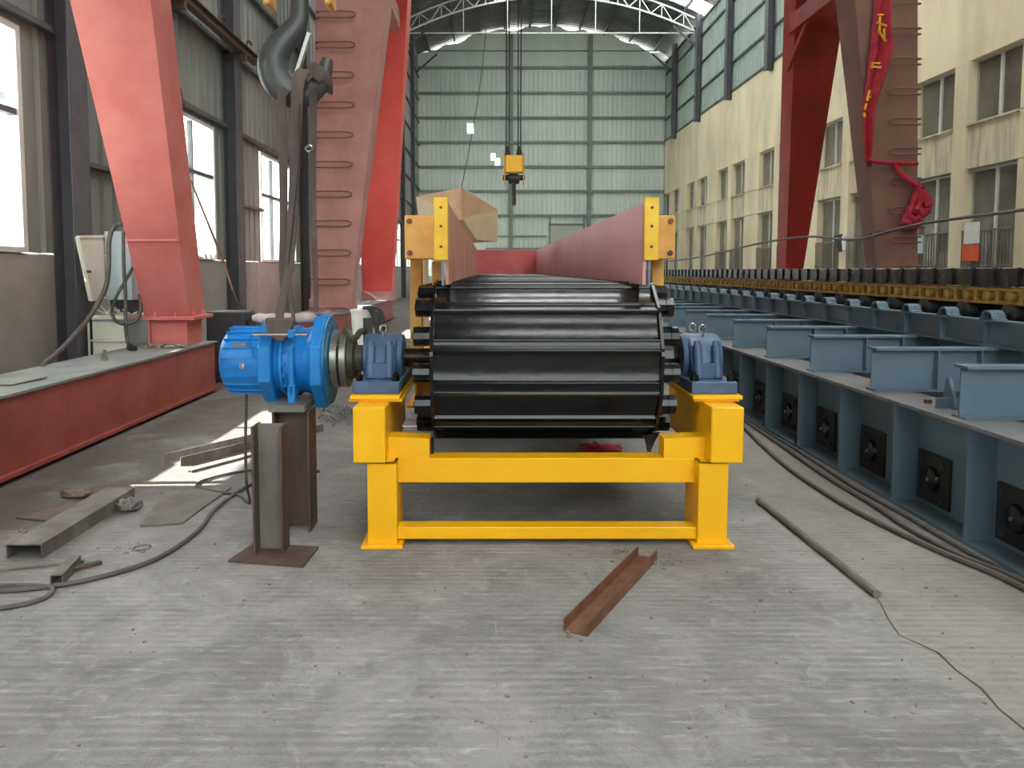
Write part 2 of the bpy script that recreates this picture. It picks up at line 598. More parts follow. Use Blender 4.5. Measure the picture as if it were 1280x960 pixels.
def spline(pts, n=8):
    """Catmull-Rom through points."""
    P = [Vector(p) for p in pts]
    out = []
    for i in range(len(P) - 1):
        p0, p1, p2, p3 = P[max(i - 1, 0)], P[i], P[i + 1], P[min(i + 2, len(P) - 1)]
        for k in range(n):
            t = k / n
            out.append(0.5 * ((2 * p1) + (p2 - p0) * t + (2 * p0 - 5 * p1 + 4 * p2 - p3) * t * t + (3 * p1 - p0 - 3 * p2 + p3) * t ** 3))
    out.append(P[-1])
    return out


def ibeam_prof(w, h, tf, tw):
    return [(-w / 2, 0), (w / 2, 0), (w / 2, tf), (tw / 2, tf), (tw / 2, h - tf), (w / 2, h - tf), (w / 2, h), (-w / 2, h),
            (-w / 2, h - tf), (-tw / 2, h - tf), (-tw / 2, tf), (-w / 2, tf)]

# =================================================================== THE SETTING
XL, XR, Y0, Y1 = -5.2, 12.75, -22.0, 56.7
ROOF_C, ROOF_HALF = (XL + XR) / 2, (XR - XL) / 2


def roof_z(x):
    return 17.0 + 2.15 * (1 - ((x - ROOF_C) / ROOF_HALF) ** 2)


# ground inside, with its slab joints and the crack
floor = struct('floor', MB().box(XL - 0.3, XR + 0.3, Y0, Y1 + 0.3, -0.3, 0), floor_mat)
MB().box(0.026, 0.030, 2.0, 4.15, 0.0, 0.0008).build('joint', joint_mat, floor)
crack_pts = [(1.90, 3.70), (1.88, 3.59), (1.83, 3.42), (1.80, 3.27), (1.845, 3.19), (1.88, 3.12), (1.87, 2.98), (1.885, 2.84), (1.862, 2.7), (1.868, 2.577), (1.85, 2.4), (1.86, 2.2)]
cv, cf = [], []
crack_w = [0.001, 0.003, 0.004, 0.003, 0.006, 0.007, 0.005, 0.007, 0.004, 0.006, 0.004, 0.001]
for (x, y), w in zip(crack_pts, crack_w):
    cv += [(x - w, y, 0.001), (x + w, y, 0.001)]
for i in range(len(crack_pts) - 1):
    cf.append((2 * i, 2 * i + 2, 2 * i + 3, 2 * i + 1))
MB().add(cv, cf).build('crack', crack_mat, floor)
cv, cf = [], []
for i, (x, y) in enumerate([(1.79, 3.2), (1.86, 3.14), (1.90, 3.05), (1.93, 2.98)]):
    cv += [(x, y - 0.002, 0.001), (x, y + 0.002, 0.001)]
for i in range(3):
    cf.append((2 * i, 2 * i + 2, 2 * i + 3, 2 * i + 1))
MB().add(cv, cf).build('crack', crack_mat, floor)


def corrugated(u0, u1, w0, w1, fn, pitch=0.32, depth=0.035, holes=()):
    """Trapezoid ribbed sheet. fn(u, w, n) -> point; holes = (ua, ub, wa, wb) left open."""
    us = []
    n = max(1, round((u1 - u0) / pitch))
    p = (u1 - u0) / n
    for i in range(n):
        a = u0 + i * p
        us += [(a, 0), (a + p * 0.62, 0), (a + p * 0.70, depth), (a + p * 0.92, depth)]
    us.append((u1, 0))
    ws = sorted({w0, w1} | {h[2] for h in holes} | {h[3] for h in holes})
    m = MB()
    v = [fn(u, w, nn) for w in ws for (u, nn) in us]
    k = len(us)
    f = []
    for j in range(len(ws) - 1):
        wm = (ws[j] + ws[j + 1]) / 2
        for i in range(k - 1):
            um = (us[i][0] + us[i + 1][0]) / 2
            if any(h[0] < um < h[1] and h[2] < wm < h[3] for h in holes):
                continue
            f.append((j * k + i, j * k + i + 1, (j + 1) * k + i + 1, (j + 1) * k + i))
    return m.add(v, f)


# ---- left wall: rendered dado, cladding, columns, girts, windows
COLS_Y = [-20.6 + 6.0 * i for i in range(13)]            # ..., 3.4, 9.4, 15.4, ...
DADO_Z = 1.80
WIN_TOP = 4.28
wall_left = struct('wall_left', MB().box(XL - 0.24, XL - 0.06, Y0, Y1, 0, DADO_Z), dado)
for i, y in enumerate(COLS_Y):
    ya, yb = y - 3.0, y + 3.0
    MB().box(XL - 0.06, XL, max(Y0, y - 4.2) + 0.012, y + 1.788, 0, DADO_Z - 0.01).build('dado_panel', dado, wall_left, bevel=0.01)
win_bays = [(y + 2.15, y + 5.25) for y in COLS_Y if y + 5.3 < Y1]
for i, y in enumerate(COLS_Y):
    a, b = max(Y0, y), min(Y1, y + 6.0)
    if b - a < 0.5:
        continue
    holes = [(w[0], w[1], DADO_Z, WIN_TOP) for w in win_bays if a < w[0] < b]
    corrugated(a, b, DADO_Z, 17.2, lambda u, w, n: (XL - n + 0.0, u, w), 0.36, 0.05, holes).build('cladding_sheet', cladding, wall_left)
for i, y in enumerate(COLS_Y):
    prof = ibeam_prof(0.42, 0.26, 0.014, 0.012)
    MB().prism([(XL + 0.0 + h, y + w) for w, h in prof], 'z', 0, 17.0).build('column', frame_grey, wall_left)
for z in (5.9, 7.5, 9.1, 10.7, 12.3, 13.9, 15.5):
    MB().bar((XL + 0.06, Y0, z), (XL + 0.06, Y1, z), 0.1, 0.07).build('girt', frame_grey, wall_left)
for y in COLS_Y:
    if y + 2.1 < Y1:
        MB().bar((XL + 0.06, y + 0.2, 4.4), (XL + 0.06, y + 5.8, 4.4), 0.1, 0.07).build('girt', frame_grey, wall_left)
        MB().bar((XL + 0.06, y + 0.2, 2.95), (XL + 0.06, y + 2.1, 2.95), 0.1, 0.06).build('girt', frame_grey, wall_left)
# diagonal braces at the foot of the far columns
for y in (21.4, 27.4, 33.4):
    MB().bar((XL + 0.14, y + 0.2, 0.95), (XL + 0.14, y + 1.6, 0.05), 0.1, 0.1).build('brace', frame_grey, wall_left)
MB().prism([(15.62, 0), (16.2, 0), (15.62, 0.75)], 'x', XL + 0.08, XL + 0.14).build('gusset', frame_grey, wall_left)
for i, (a, b) in enumerate(win_bays):
    m = MB()
    x0, x1 = XL - 0.10, XL + 0.03
    m.box(x0, x1, a, a + 0.08, DADO_Z, WIN_TOP).box(x0, x1, b - 0.08, b, DADO_Z, WIN_TOP)
    m.box(x0, x1, a + 0.08, b - 0.08, DADO_Z, DADO_Z + 0.06).box(x0, x1, a + 0.08, b - 0.08, WIN_TOP - 0.07, WIN_TOP)
    w = struct('window_%d' % (i + 1), m, frame_white)
    MB().box(x0 + 0.02, x1 - 0.02, a + 0.08, b - 0.08, 3.30, 3.37).build('transom', frame_grey, w)
    for t in (0.33, 0.67):
        yy = a + (b - a) * t
        MB().box(x0 + 0.02, x1 - 0.03, yy - 0.025, yy + 0.025, DADO_Z + 0.06, WIN_TOP - 0.07).build('mullion', frame_grey, w)
    for (z0, z1) in ((DADO_Z + 0.06, 3.30), (3.37, WIN_TOP - 0.07)):
        for k in range(3):
            ya = a + 0.08 + (b - a - 0.16) * k / 3
            yb = a + 0.08 + (b - a - 0.16) * (k + 1) / 3
            MB().box(x0 + 0.05, x0 + 0.056, ya, yb, z0, z1).build('pane', clear_glass, w)

# unseen frosted shelter added outside the windows to cut the sun patch
sun_blocker = struct('added_canopy_1', MB().box(-8.3, -8.22, Y0, 16.5, 4.5, 4.62), frame_grey)
MB().slab([(-8.3, Y0, 4.62), (-5.5, Y0, 4.85), (-5.5, 16.5, 4.85), (-8.3, 16.5, 4.62)], 0.01).build('blocker_sheet', frosted, sun_blocker)
for y in COLS_Y[:7]:
    MB().box(-8.3, -8.2, y - 0.05, y + 0.05, -0.02, 4.5).build('blocker_post', frame_grey, sun_blocker)
struct('ground_outside', MB().box(-60, XL - 0.32, -60, 110, -0.4, -0.02).box(XL - 0.32, 60, -60, Y0 - 0.02, -0.4, -0.02), outside_ground_mat)

# ---- rear end wall behind the viewpoint: unseen, split solid and glazed to shape light and reflections
wall_rear = struct('wall_rear', MB().box(XL - 0.3, XR + 0.6, Y0 - 0.2, Y0, 0, 5.2), dado)
for x in [XL + (XR - XL) * k / 6 for k in range(7)]:
    MB().box(x - 0.1, x + 0.1, Y0 - 0.2, Y0, 5.2, 17.2).build('mullion', frame_grey, wall_rear)
for z in (9.2, 13.2, 17.1):
    MB().box(XL, XR, Y0 - 0.18, Y0 - 0.02, z - 0.06, z + 0.06).build('transom', frame_grey, wall_rear)
for k in range(6):
    a_ = XL + (XR - XL) * k / 6
    for z in (5.2, 9.26, 13.26):
        MB().box(a_ + 0.1, a_ + (XR - XL) / 6 - 0.1, Y0 - 0.11, Y0 - 0.1, z, z + 3.88).build('pane', clear_glass, wall_rear)

# ---- far end wall
BACKCOL = (1.55, 7.25)
wall_back = struct('wall_back', MB().box(XL - 0.3, XR + 0.7, Y1 + 0.14, Y1 + 0.26, 0, 1.2).box(XR - 0.02, XR + 0.7, Y1 - 0.01, Y1 + 0.26, 1.2, 16.9).box(XL - 0.3, XL + 0.02, Y1 - 0.01, Y1 + 0.26, 1.2, 16.9), dado)
seg = [XL, BACKCOL[0], BACKCOL[1], XR]
HOLES = [(-1.62, -1.2, 11.55, 12.25), (0.1, 0.42, 9.6, 10.1), (0.42, 0.7, 9.25, 9.75)]
for k in range(3):
    a, b = seg[k], seg[k + 1]
    hs = [h for h in HOLES if a < h[0] < b]
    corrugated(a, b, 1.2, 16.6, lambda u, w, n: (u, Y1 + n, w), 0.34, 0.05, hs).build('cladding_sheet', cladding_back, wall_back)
    # gable sheet following the arch with a daylight gap under the roof
    n = 24
    v, f = [], []
    for i in range(n + 1):
        x = a + (b - a) * i / n
        v += [(x, Y1 - 0.01, 16.4), (x, Y1 - 0.01, max(16.62, roof_z(x) - 0.05 + 0.19 * math.sin(x * 2.3 + 0.6) * math.sin(x * 0.9)))]
    for i in range(n):
        f.append((2 * i, 2 * i + 2, 2 * i + 3, 2 * i + 1))
    MB().add(v, f).build('gable_sheet', cladding_back, wall_back)
for x in BACKCOL:
    MB().prism([(x + w, Y1 - 0.42 + h) for w, h in ibeam_prof(0.3, 0.4, 0.02, 0.02)], 'z', 0, roof_z(x) - 0.4).build('column', girt_back, wall_back)
for z in (5.6, 7.36, 9.12, 10.88, 12.64, 14.4, 16.2):
    MB().box(XL, XR, Y1 - 0.16, Y1 - 0.02, z - 0.09, z + 0.09).build('girt', girt_back, wall_back)
MB().box(XL, XR, Y1 - 0.1, Y1 - 0.02, 17.4 - 0.04, 17.4 + 0.04).build('girt', girt_back, wall_back)
for z, xa, xb in ((4.1, -0.3, 4.2), (3.2, -0.3, 4.2)):
    MB().box(xa, xb, Y1 - 0.12, Y1 - 0.02, z - 0.05, z + 0.05).build('girt', girt_back, wall_back)
door = struct('door_1', MB().box(4.35, 4.47, Y1 - 0.2, Y1, 0, 5.55).box(6.85, 6.97, Y1 - 0.2, Y1, 0, 5.55).box(4.35, 6.97, Y1 - 0.2, Y1, 4.9, 5.02), girt_back)
MB().box(4.47, 5.65, Y1 - 0.14, Y1 - 0.06, 0.05, 4.88).build('door_leaf', pale_door, door)
MB().box(5.67, 6.85, Y1 - 0.14, Y1 - 0.06, 0.05, 4.88).build('door_leaf', pale_door, door)

# ---- right wall: office block of rendered concrete below, cladding above
CON_TOP = 10.95
wall_right = struct('wall_right', MB().box(XR + 0.34, XR + 0.6, Y0, Y1, 0, CON_TOP), cream)
MB().box(XR + 0.02, XR + 0.34, Y0, Y1, 7.15, CON_TOP).build('upper_band', cream, wall_right)
UP0, UP1, LO0, LO1 = 5.48, 7.15, 0.95, 4.28
PIL = [21.1 + 6.68 * k for k in range(-6, 6)]
wn_count = 20
for yk in PIL:
    MB().box(XR - 0.04, XR + 0.34, yk - 0.3, yk + 0.3, 0, 7.15).build('pilaster', cream, wall_right, bevel=0.01)
    a, b = yk + 2.32, yk + 6.68 - 2.32
    if yk + 3 < Y1:
        b = min(b, Y1)
        for z0, z1 in ((0, 4.28), (4.30, 5.46), (5.48, 7.15)):
            MB().box(XR, XR + 0.34, a, b, z0, z1).build('wall_panel', cream, wall_right, bevel=0.008)
    for s in (-1, 1):
        c = yk + s * 1.31
        if c > Y1 - 0.5:
            continue
        w0, w1 = c - 1.01, min(c + 1.01, Y1)
        MB().box(XR + 0.02, XR + 0.34, w0, w1, 4.30, UP0 - 0.02).build('spandrel', cream_stain, wall_right, bevel=0.008)
        MB().box(XR + 0.02, XR + 0.34, w0, w1, 0, LO0 - 0.02).build('spandrel', cream_stain, wall_right, bevel=0.008)
        for (z0, z1, low) in ((UP0, UP1, False), (LO0, LO1, True)):
            fm = MB()
            xa, xb = XR + 0.20, XR + 0.27
            fm.box(xa, xb, w0, w0 + 0.06, z0, z1).box(xa, xb, w1 - 0.06, w1, z0, z1)
            fm.box(xa, xb, w0 + 0.06, w1 - 0.06, z0, z0 + 0.06).box(xa, xb, w0 + 0.06, w1 - 0.06, z1 - 0.06, z1)
            fr = fm.build('window', frame_pale, wall_right)
            MB().box(xa - 0.02, xb, c - 0.05, c + 0.05, z0 + 0.06, z1 - 0.06).build('mullion', frame_white, fr)
            for q0, q1 in ((w0 + 0.06, c - 0.05), (c + 0.05, w1 - 0.06)):
                MB().box(xa + 0.03, xa + 0.05, q0, q1, z0 + 0.06, z1 - 0.06).build('pane', room_glass, fr)
            MB().box(XR - 0.06, XR + 0.2, w0 - 0.02, w1 + 0.02, z0 - 0.05, z0).build('window_sill', cream_stain, wall_right)
            if low and yk < 42:
                gr = MB().box(XR - 0.05, XR - 0.02, w0, w1, 2.62, 2.66).box(XR - 0.05, XR - 0.02, w0, w1, 1.72, 1.75).box(XR - 0.05, XR - 0.02, w0, w1, 0.98, 1.01).build('window_grille', bar_grey, wall_right)
                nb = 15
                bar0 = None
                for q in range(nb + 1):
                    yy = w0 + 0.02 + (w1 - w0 - 0.04) * q / nb
                    if bar0 is None:
                        bar0 = MB().box(XR - 0.045, XR - 0.025, yy - 0.012, yy + 0.012, 0.98, 2.64).build('bar', bar_grey, gr)
                        y_first = yy
                    else:
                        again(bar0, gr, (0, yy - y_first, 0))
for y in COLS_Y:
    MB().prism([(XR - 0.30 + h, y + 2.0 + w) for w, h in ibeam_prof(0.4, 0.3, 0.02, 0.02)], 'z', 10.6, 17.0).build('column', frame_grey, wall_right)
    a, b = max(Y0, y + 2.0), min(Y1, y + 8.0)
    if b - a > 0.5:
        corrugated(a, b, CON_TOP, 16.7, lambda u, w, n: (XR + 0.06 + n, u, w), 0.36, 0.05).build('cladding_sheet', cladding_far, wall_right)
for z in (11.0, 12.5, 14.1, 15.7, 16.6):
    MB().box(XR - 0.02, XR + 0.06, Y0, Y1, z - 0.06, z + 0.06).build('girt', girt_grey, wall_right)

# ---- roof: arched sheets on purlins, one clear band, one white truss
ceiling = struct('ceiling', MB().box(XL - 0.4, XL - 0.3, Y0, Y1 + 0.6, 16.9, 17.05).box(XR + 0.3, XR + 0.4, Y0, Y1 + 0.6, 16.9, 17.05), girt_grey)


def roof_band(x0, x1, y0, y1, pitch=0.4, depth=0.05):
    n = max(2, round((x1 - x0) / 0.9))
    ys = []
    k = max(1, round((y1 - y0) / pitch))
    p = (y1 - y0) / k
    for i in range(k):
        a = y0 + i * p
        ys += [(a, 0), (a + p * .6, 0), (a + p * .7, depth), (a + p * .9, depth)]
    ys.append((y1, 0))
    v = [(x0 + (x1 - x0) * i / n, y, roof_z(x0 + (x1 - x0) * i / n) + 0.12 + d) for i in range(n + 1) for y, d in ys]
    m = len(ys)
    f = [(i * m + j, i * m + j + 1, (i + 1) * m + j + 1, (i + 1) * m + j) for i in range(n) for j in range(m - 1)]
    return MB().add(v, f)


# unseen bays get an added frosted band for light, like the one in view before the truss
bands = [(-20.1 + 6.0 * k, -18.3 + 6.0 * k) for k in range(12)]
ya = Y0
for q0, q1 in bands:
    roof_band(XL - 0.35, XR + 0.35, ya, q0, 0.8 if ya < 39 else 0.4).build('roof_sheet', roof_grey, ceiling)
    roof_band(XL - 0.35, 0.0, q0, q1, 0.9).build('roof_sheet', roof_grey, ceiling)
    roof_band(0.0, XR + 0.35, q0, q1, 0.9).build('clear_roof_sheet', frosted, ceiling)
    ya = q1
roof_band(XL - 0.35, XR + 0.35, 47.7, Y1 + 0.5, 0.4).build('roof_sheet', roof_grey, ceiling)
for i in range(10):
    x = XL + 0.9 + i * (XR - XL - 1.8) / 9
    MB().box(x - 0.06, x + 0.06, Y0, Y1, roof_z(x) - 0.10, roof_z(x) + 0.08).build('purlin', girt_grey, ceiling)
for ty in (48.0, 24.0, 6.0):
    tr = MB()
    n = 26
    top, bot = [], []
    for i in range(n + 1):
        x = XL + 0.25 + (XR - XL - 0.5) * i / n
        bow = 1 - ((x - ROOF_C) / ROOF_HALF) ** 2
        top.append(Vector((x, ty, roof_z(x) - 0.18)))
        bot.append(Vector((x, ty, 16.05 + 2.15 * bow)))
    for i in range(n):
        tr.bar(top[i], top[i + 1], 0.09, 0.09)
        tr.bar(bot[i], bot[i + 1], 0.09, 0.09)
    t = tr.build('truss', truss_white, ceiling)
    br = MB()
    for i in range(n):
        if i % 2 == 0:
            br.bar(bot[i], top[i + 1], 0.05, 0.05)
            br.bar(top[i + 1], bot[i + 1], 0.045, 0.045)
        else:
            br.bar(top[i], bot[i + 1], 0.05, 0.05)
    br.build('truss_web', truss_white, t)['kind'] = 'stuff'
    MB().bar((XL + 0.25, ty, 16.05), (XR - 0.25, ty, 16.05), 0.07, 0.07).build('tie_bar', truss_white, t)
    hg = MB()
    for q in (5, 9, 13, 17, 21):
        hg.bar(bot[q], (bot[q].x, ty, 16.05), 0.05, 0.05)
    hg.build('hanger', truss_white, t)['kind'] = 'stuff'
for y in (47.8, 53.8):
    MB().bar((XR - 0.2, y, 15.2), (XR - 1.6, y, 16.4), 0.1, 0.1).build('brace', girt_grey, ceiling)
    MB().bar((XL + 0.2, y, 15.2), (XL + 1.6, y, 16.4), 0.1, 0.1).build('brace', girt_grey, ceiling)

# conductor rail on brackets high on the left wall
rail = thing('conductor_rail', 'dark red steel rail running high along the grey left wall', 'rail', (-4.85, 2, 5.9))
MB().prism([(-4.85 + w, 5.84 + h) for w, h in ibeam_prof(0.14, 0.18, 0.02, 0.02)], 'y', -6, 16.3).build('rail_beam', dark_rust, rail)
for y in (9.4, 12.4, 15.4):
    MB().box(-5.2, -4.78, y - 0.05, y + 0.05, 5.7, 5.83).build('bracket', dark_rust, rail)
for y in (12.7, 14.2, 15.7):
    MB().sweep([(-4.85, y, 6.02), (-4.85, y, 6.16), (-4.85, y + 0.16, 6.22), (-4.85, y + 0.3, 6.18)], 0.018, 6).build('hanger_hook', dark_rust, rail)

# =================================================================== GANTRY CRANES
def leg_box(b, zb, t, zt):
    """Tapered box column; b, t = (x0, x1, y0, y1)."""
    q = lambda s, z: [(s[0], s[2], z), (s[1], s[2], z), (s[1], s[3], z), (s[0], s[3], z)]
    return MB().hexa(q(b, zb), q(t, zt))


def lerp4(b, t, k):
    return tuple(u + (w - u) * k for u, w in zip(b, t))


def carriage(parent, x0, x1, y0, y1, m):
    mb = MB().box(x0, x1, y0, y1, 0.07, 0.65)
    mb.box(x0 - 0.05, x1 + 0.05, y0, y1, 0.04, 0.07)
    c = mb.build('end_carriage', m, parent)
    MB().box(x0 - 0.03, x1 + 0.03, y0 - 0.02, y1 + 0.02, 0.65, 0.67).build('top_plate', slate_dust, c)
    wm = MB()
    for y in (y0 + 0.5, y1 - 0.5):
        wm.cyl(((x0 + x1) / 2 - 0.06, y, 0.2), ((x0 + x1) / 2 + 0.06, y, 0.2), 0.2, 24)
    wm.build('wheel', black_matt, c)
    return c


def pedestal(parent, x0, x1, y0, y1, m, z0=0.67, z1=0.99):
    p = MB().box(x0 + 0.05, x1 - 0.05, y0 + 0.05, y1 - 0.05, z0, z1).build('pedestal', m, parent)
    r = MB()
    for x in (x0 + 0.03, x1 - 0.05):
        r.box(x, x + 0.02, y0, y0 + 0.06, z0, z1)
    r.build('rib', m, p)
    MB().box(x0 - 0.05, x1 + 0.07, y0 - 0.04, y1 + 0.05, z1, z1 + 0.045).build('flange_plate', m, p, bevel=0.004)
    g = MB()
    for x in (x0 + 0.12, x1 - 0.17):
        g.prism([(y0 - 0.03, z1 + 0.045), (y0 + 0.03, z1 + 0.045), (y0 - 0.0, z1 + 0.17)], 'x', x, x + 0.02)
    for y in (y0 + 0.1, y1 - 0.15):
        g.prism([(x1 + 0.06, z1 + 0.045), (x1 - 0.08, z1 + 0.045), (x1 - 0.05, z1 + 0.17)], 'y', y, y + 0.02)
    g.build('gusset', m, p)
    return p


# ---- the near gantry: its far left leg stands on the carriage beam along the left of the floor
near_gantry = thing('gantry_crane', 'faded red gantry crane with leaning leg on a long carriage beam beside the blue motor', 'crane', (-4.0, 5.0, 0))
carriage(near_gantry, -4.36, -3.64, -0.9, 10.12, red_beam)
pedestal(near_gantry, -4.24, -3.70, 9.44, 10.02, red_pink)
lb, lt = (-4.25, -3.71, 9.45, 10.0), (-4.00, -2.86, 5.55, 6.05)
lg = leg_box(lb, 1.03, lt, 8.6).build('leg', red_pink, near_gantry)
MB().box(-4.235, -3.62, 8.96, 8.99, 1.94, 1.96).build('weld_seam', red_pink, lg)
pedestal(near_gantry, -4.24, -3.70, -0.4, 0.18, red_pink)
leg_box((-4.25, -3.71, -0.4, 0.15), 1.03, (-4.00, -2.86, 3.75, 4.25), 8.6).build('leg', red_pink, near_gantry)
MB().box(-4.4, 10.0, 4.3, 5.6, 8.6, 9.9).build('girder', red_brown, near_gantry)
for s in ((9.05, 9.6, 9.45, 10.0), (9.05, 9.6, -0.4, 0.15)):
    far = s[2] > 5
    leg_box(s, 0.67, (8.2, 9.35, 5.55, 6.05) if far else (8.2, 9.35, 3.75, 4.25), 8.6).build('leg', red_brown, near_gantry)
carriage(near_gantry, 9.0, 9.7, -0.9, 10.12, red_beam)

# ---- the far gantry
far_gantry = thing('gantry_crane', 'red portal gantry crane with hairpin rungs on its legs, farther down the hall', 'crane', (2.8, 20.5, 0))
FZ = 9.4


def rungs(parent, leg, x_open, x_end, yf, z0, n, step, lean=0.0):
    pts = lambda: spline([(x_open, yf + 0.03, z0), (x_open, yf - 0.10, z0), (x_end, yf - 0.10, z0), (x_end, yf - 0.10, z0 - 0.12), (x_open, yf - 0.10, z0 - 0.12), (x_open, yf + 0.03, z0 - 0.12)], 3)
    first = MB().sweep(pts(), 0.016, 6).build('rung', red_dark_brown, leg)
    for i in range(1, n):
        again(first, leg, (lean * i, 0, step * i))


l1 = leg_box((-4.05, -3.13, 17.4, 17.95), 0.95, (-3.77, -2.05, 17.4, 18.4), FZ).build('leg', red_brown, far_gantry)
rungs(far_gantry, l1, -3.98, -3.25, 17.4, 0.75 + 0.0, 11, 0.652, 0.0215)
l2 = leg_box((-3.97, -3.06, 24.0, 24.6), 0.95, (-3.73, -2.10, 20.65, 21.5), FZ).build('leg', red_sunlit, far_gantry)
l3 = leg_box((8.855, 9.70, 17.4, 17.9), 0.95, (7.84, 9.37, 17.4, 18.4), FZ).build('leg', red_dark_brown, far_gantry)
rungs(far_gantry, l3, 9.67, 9.06, 17.4, 1.7, 10, 0.652, -0.0255)
l4 = leg_box((9.22, 9.69, 24.0, 24.75), 0.95, (8.03, 9.43, 20.65, 21.5), FZ).build('leg', red_deep, far_gantry)
for (a, b, c, d) in ((-4.08, -3.1, 17.36, 18.0), (-4.0, -3.0, 23.96, 24.65), (8.8, 9.72, 17.36, 18.0), (9.1, 9.72, 23.96, 24.8)):
    MB().box(a, b, c, d, 0.67, 0.95).build('pedestal', red_brown, far_gantry)
carriage(far_gantry, -4.2, -3.2, 16.6, 25.4, red_beam)
carriage(far_gantry, 8.9, 9.8, 16.6, 25.4, red_beam)
MB().box(-4.3, 9.9, 18.3, 20.8, FZ, 10.8).build('girder', red_brown, far_gantry)
tie = MB().box(8.15, 9.35, 18.35, 21.4, 8.05, 8.5).box(8.1, 9.4, 18.3, 21.4, 8.0, 8.05).build('cross_tie', red_deep, far_gantry)
MB().bar((8.2, 21.55, 7.1), (8.2, 20.2, 8.1), 0.08, 0.14).build('brace', red_deep, tie)
MB().bar((9.3, 18.2, 7.0), (9.3, 19.4, 8.05), 0.1, 0.2).build('brace', red_deep, tie)
MB().box(-3.5, -2.4, 18.35, 21.4, 8.05, 8.5).build('cross_tie', red_brown, far_gantry)

# hoisting rope, block and hook of the far gantry
hb = thing('hook_block', 'small yellow hook block with dark hook hanging above the red trough', 'hook block', (0.62, 20, 3.4))
for x in (0.37, 0.86):
    MB().prism([(20 - 0.18, 3.82), (20 + 0.18, 3.82), (20 + 0.14, 4.58), (20 - 0.14, 4.58)], 'x', x, x + 0.025).build('side_plate', yellow_old, hb)
MB().box(0.40, 0.855, 19.84, 20.16, 4.1, 4.54).build('sheave_cover', yellow, hb, bevel=0.03, seg=2)
MB().cyl((0.34, 20, 3.98), (0.91, 20, 3.98), 0.07, 16).lathe_x([(0.48, 0.05), (0.5, 0.13), (0.75, 0.13), (0.77, 0.05)], 20, 3.95, 20).build('crosshead', black_matt, hb, smooth=True)
MB().sweep(spline([(0.62, 20, 3.92), (0.62, 20.0, 3.75), (0.62, 20.16, 3.62), (0.62, 20.2, 3.46), (0.62, 20.08, 3.33), (0.62, 19.9, 3.36), (0.62, 19.84, 3.5)], 5), 0.06, 10).build('hook', hook_steel, hb, smooth=True)
for x in (0.43, 0.50, 0.73, 0.80):
    MB().cyl((x, 20, 4.5), (x, 20, FZ), 0.016, 6).build('hoist_rope', rope_dark, hb)
for x in (0.465, 0.765):
    MB().cyl((x, 20, 4.54), (x, 20, 4.78), 0.085, 10, 0.045).build('rope_guard', black_matt, hb)

# big hook in the foreground
CH = lambda px, py: (-1.19 + (px - 375) * 0.00513, 4.95, 3.293 - py * 0.00495)
hk = thing('crane_hook', 'large grey steel crane hook carrying the slings above the blue motor', 'hook', (-1.19, 4.95, 2.65))
hpts = [(375, -60, 11), (375, -20, 11), (375, 8, 11), (373, 26, 12), (362, 42, 15), (349, 58, 18), (341, 76, 20), (344, 97, 20), (357, 113, 18.5), (375, 119, 16), (391, 112, 13.5), (400, 98, 11.5), (405, 84, 9.5), (408, 73, 7)]
path = spline([CH(a, b) for a, b, c in hpts], 5)
wid = spline([(c, 0, 0) for a, b, c in hpts], 5)
MB().sweep(path, None, 16, flat=[(w.x * 0.0050, w.x * 0.0036) for w in wid]).build('hook_body', hook_steel, hk, smooth=True)
MB().bar(CH(386, 40), CH(369, 92), 0.035, 0.03, up=(0, 1, 0)).build('safety_latch', chrome, hk, bevel=0.006)
MB().cyl(CH(375, -60), CH(375, -22), 0.1, 20).build('hook_nut', hook_steel, hk, smooth=True)
blk = MB().box(-1.40, -0.98, 4.75, 5.15, 3.62, 4.25).build('hook_block', yellow_old, hk, bevel=0.05, seg=2)
for s in (-1, 1):
    MB().box(-1.19 + s * 0.19 - 0.02, -1.19 + s * 0.19 + 0.02, 4.86, 5.04, 3.24, 3.62).build('side_plate', yellow_old, hk, bevel=0.01)
for s in (-0.12, -0.04, 0.04, 0.12):
    MB().cyl((-1.19 + s, 4.95, 4.2), (-1.19 + s, 4.95, 8.6), 0.012, 6).build('hoist_rope', rope_dark, hk)


def strap(parent, pts, w, w1=None, t=0.008, name='strap', m=None):
    P = spline(pts, 6)
    MB().sweep(P, None, 4, flat=[((w + ((w1 or w) - w) * i / (len(P) - 1)) * 0.7, t) for i in range(len(P))]).build(name, m or sling_mat, parent, label=None)


def CP(px, py, dy=0.0):
    p = CH(px, py)
    return (p[0], p[1] + dy, p[2])


sl = thing('lifting_sling', 'wide brown webbing sling over the front of the grey hook, forked above the motor', 'sling', (-1.25, 4.85, 1.3))
strap(sl, [CP(382, 88, -0.02), CP(380, 98, -0.11), CP(377, 112, -0.13), CP(374, 150, -0.12), CP(370, 220, -0.11), CP(366, 300, -0.13), CP(364, 345, -0.16)], 0.09, 0.05)
strap(sl, [CP(364, 340, -0.16), CP(360, 370, -0.21), CP(356, 392, -0.23), CP(355, 412, -0.25)], 0.05)
strap(sl, [CP(364, 340, -0.16), CP(367, 365, -0.2), CP(371, 390, -0.23), CP(372, 408, -0.25)], 0.022)
strap(sl, [CP(384, 84, 0.02), CP(394, 90, -0.08), CP(402, 97, -0.08), CP(407, 104, -0.04), CP(404, 112, 0.05)], 0.085)
MB().prism([(-1.375, 1.31), (-1.19, 1.31), (-1.215, 1.215), (-1.26, 1.165), (-1.30, 1.165), (-1.355, 1.22)], 'y', 4.66, 4.73).build('choked_loop', sling_mat, sl, bevel=0.015, seg=2)
sl2 = thing('lifting_sling', 'dark strap sling hanging left of the wide one, from the hook bowl', 'sling', (-1.34, 4.95, 1.3))
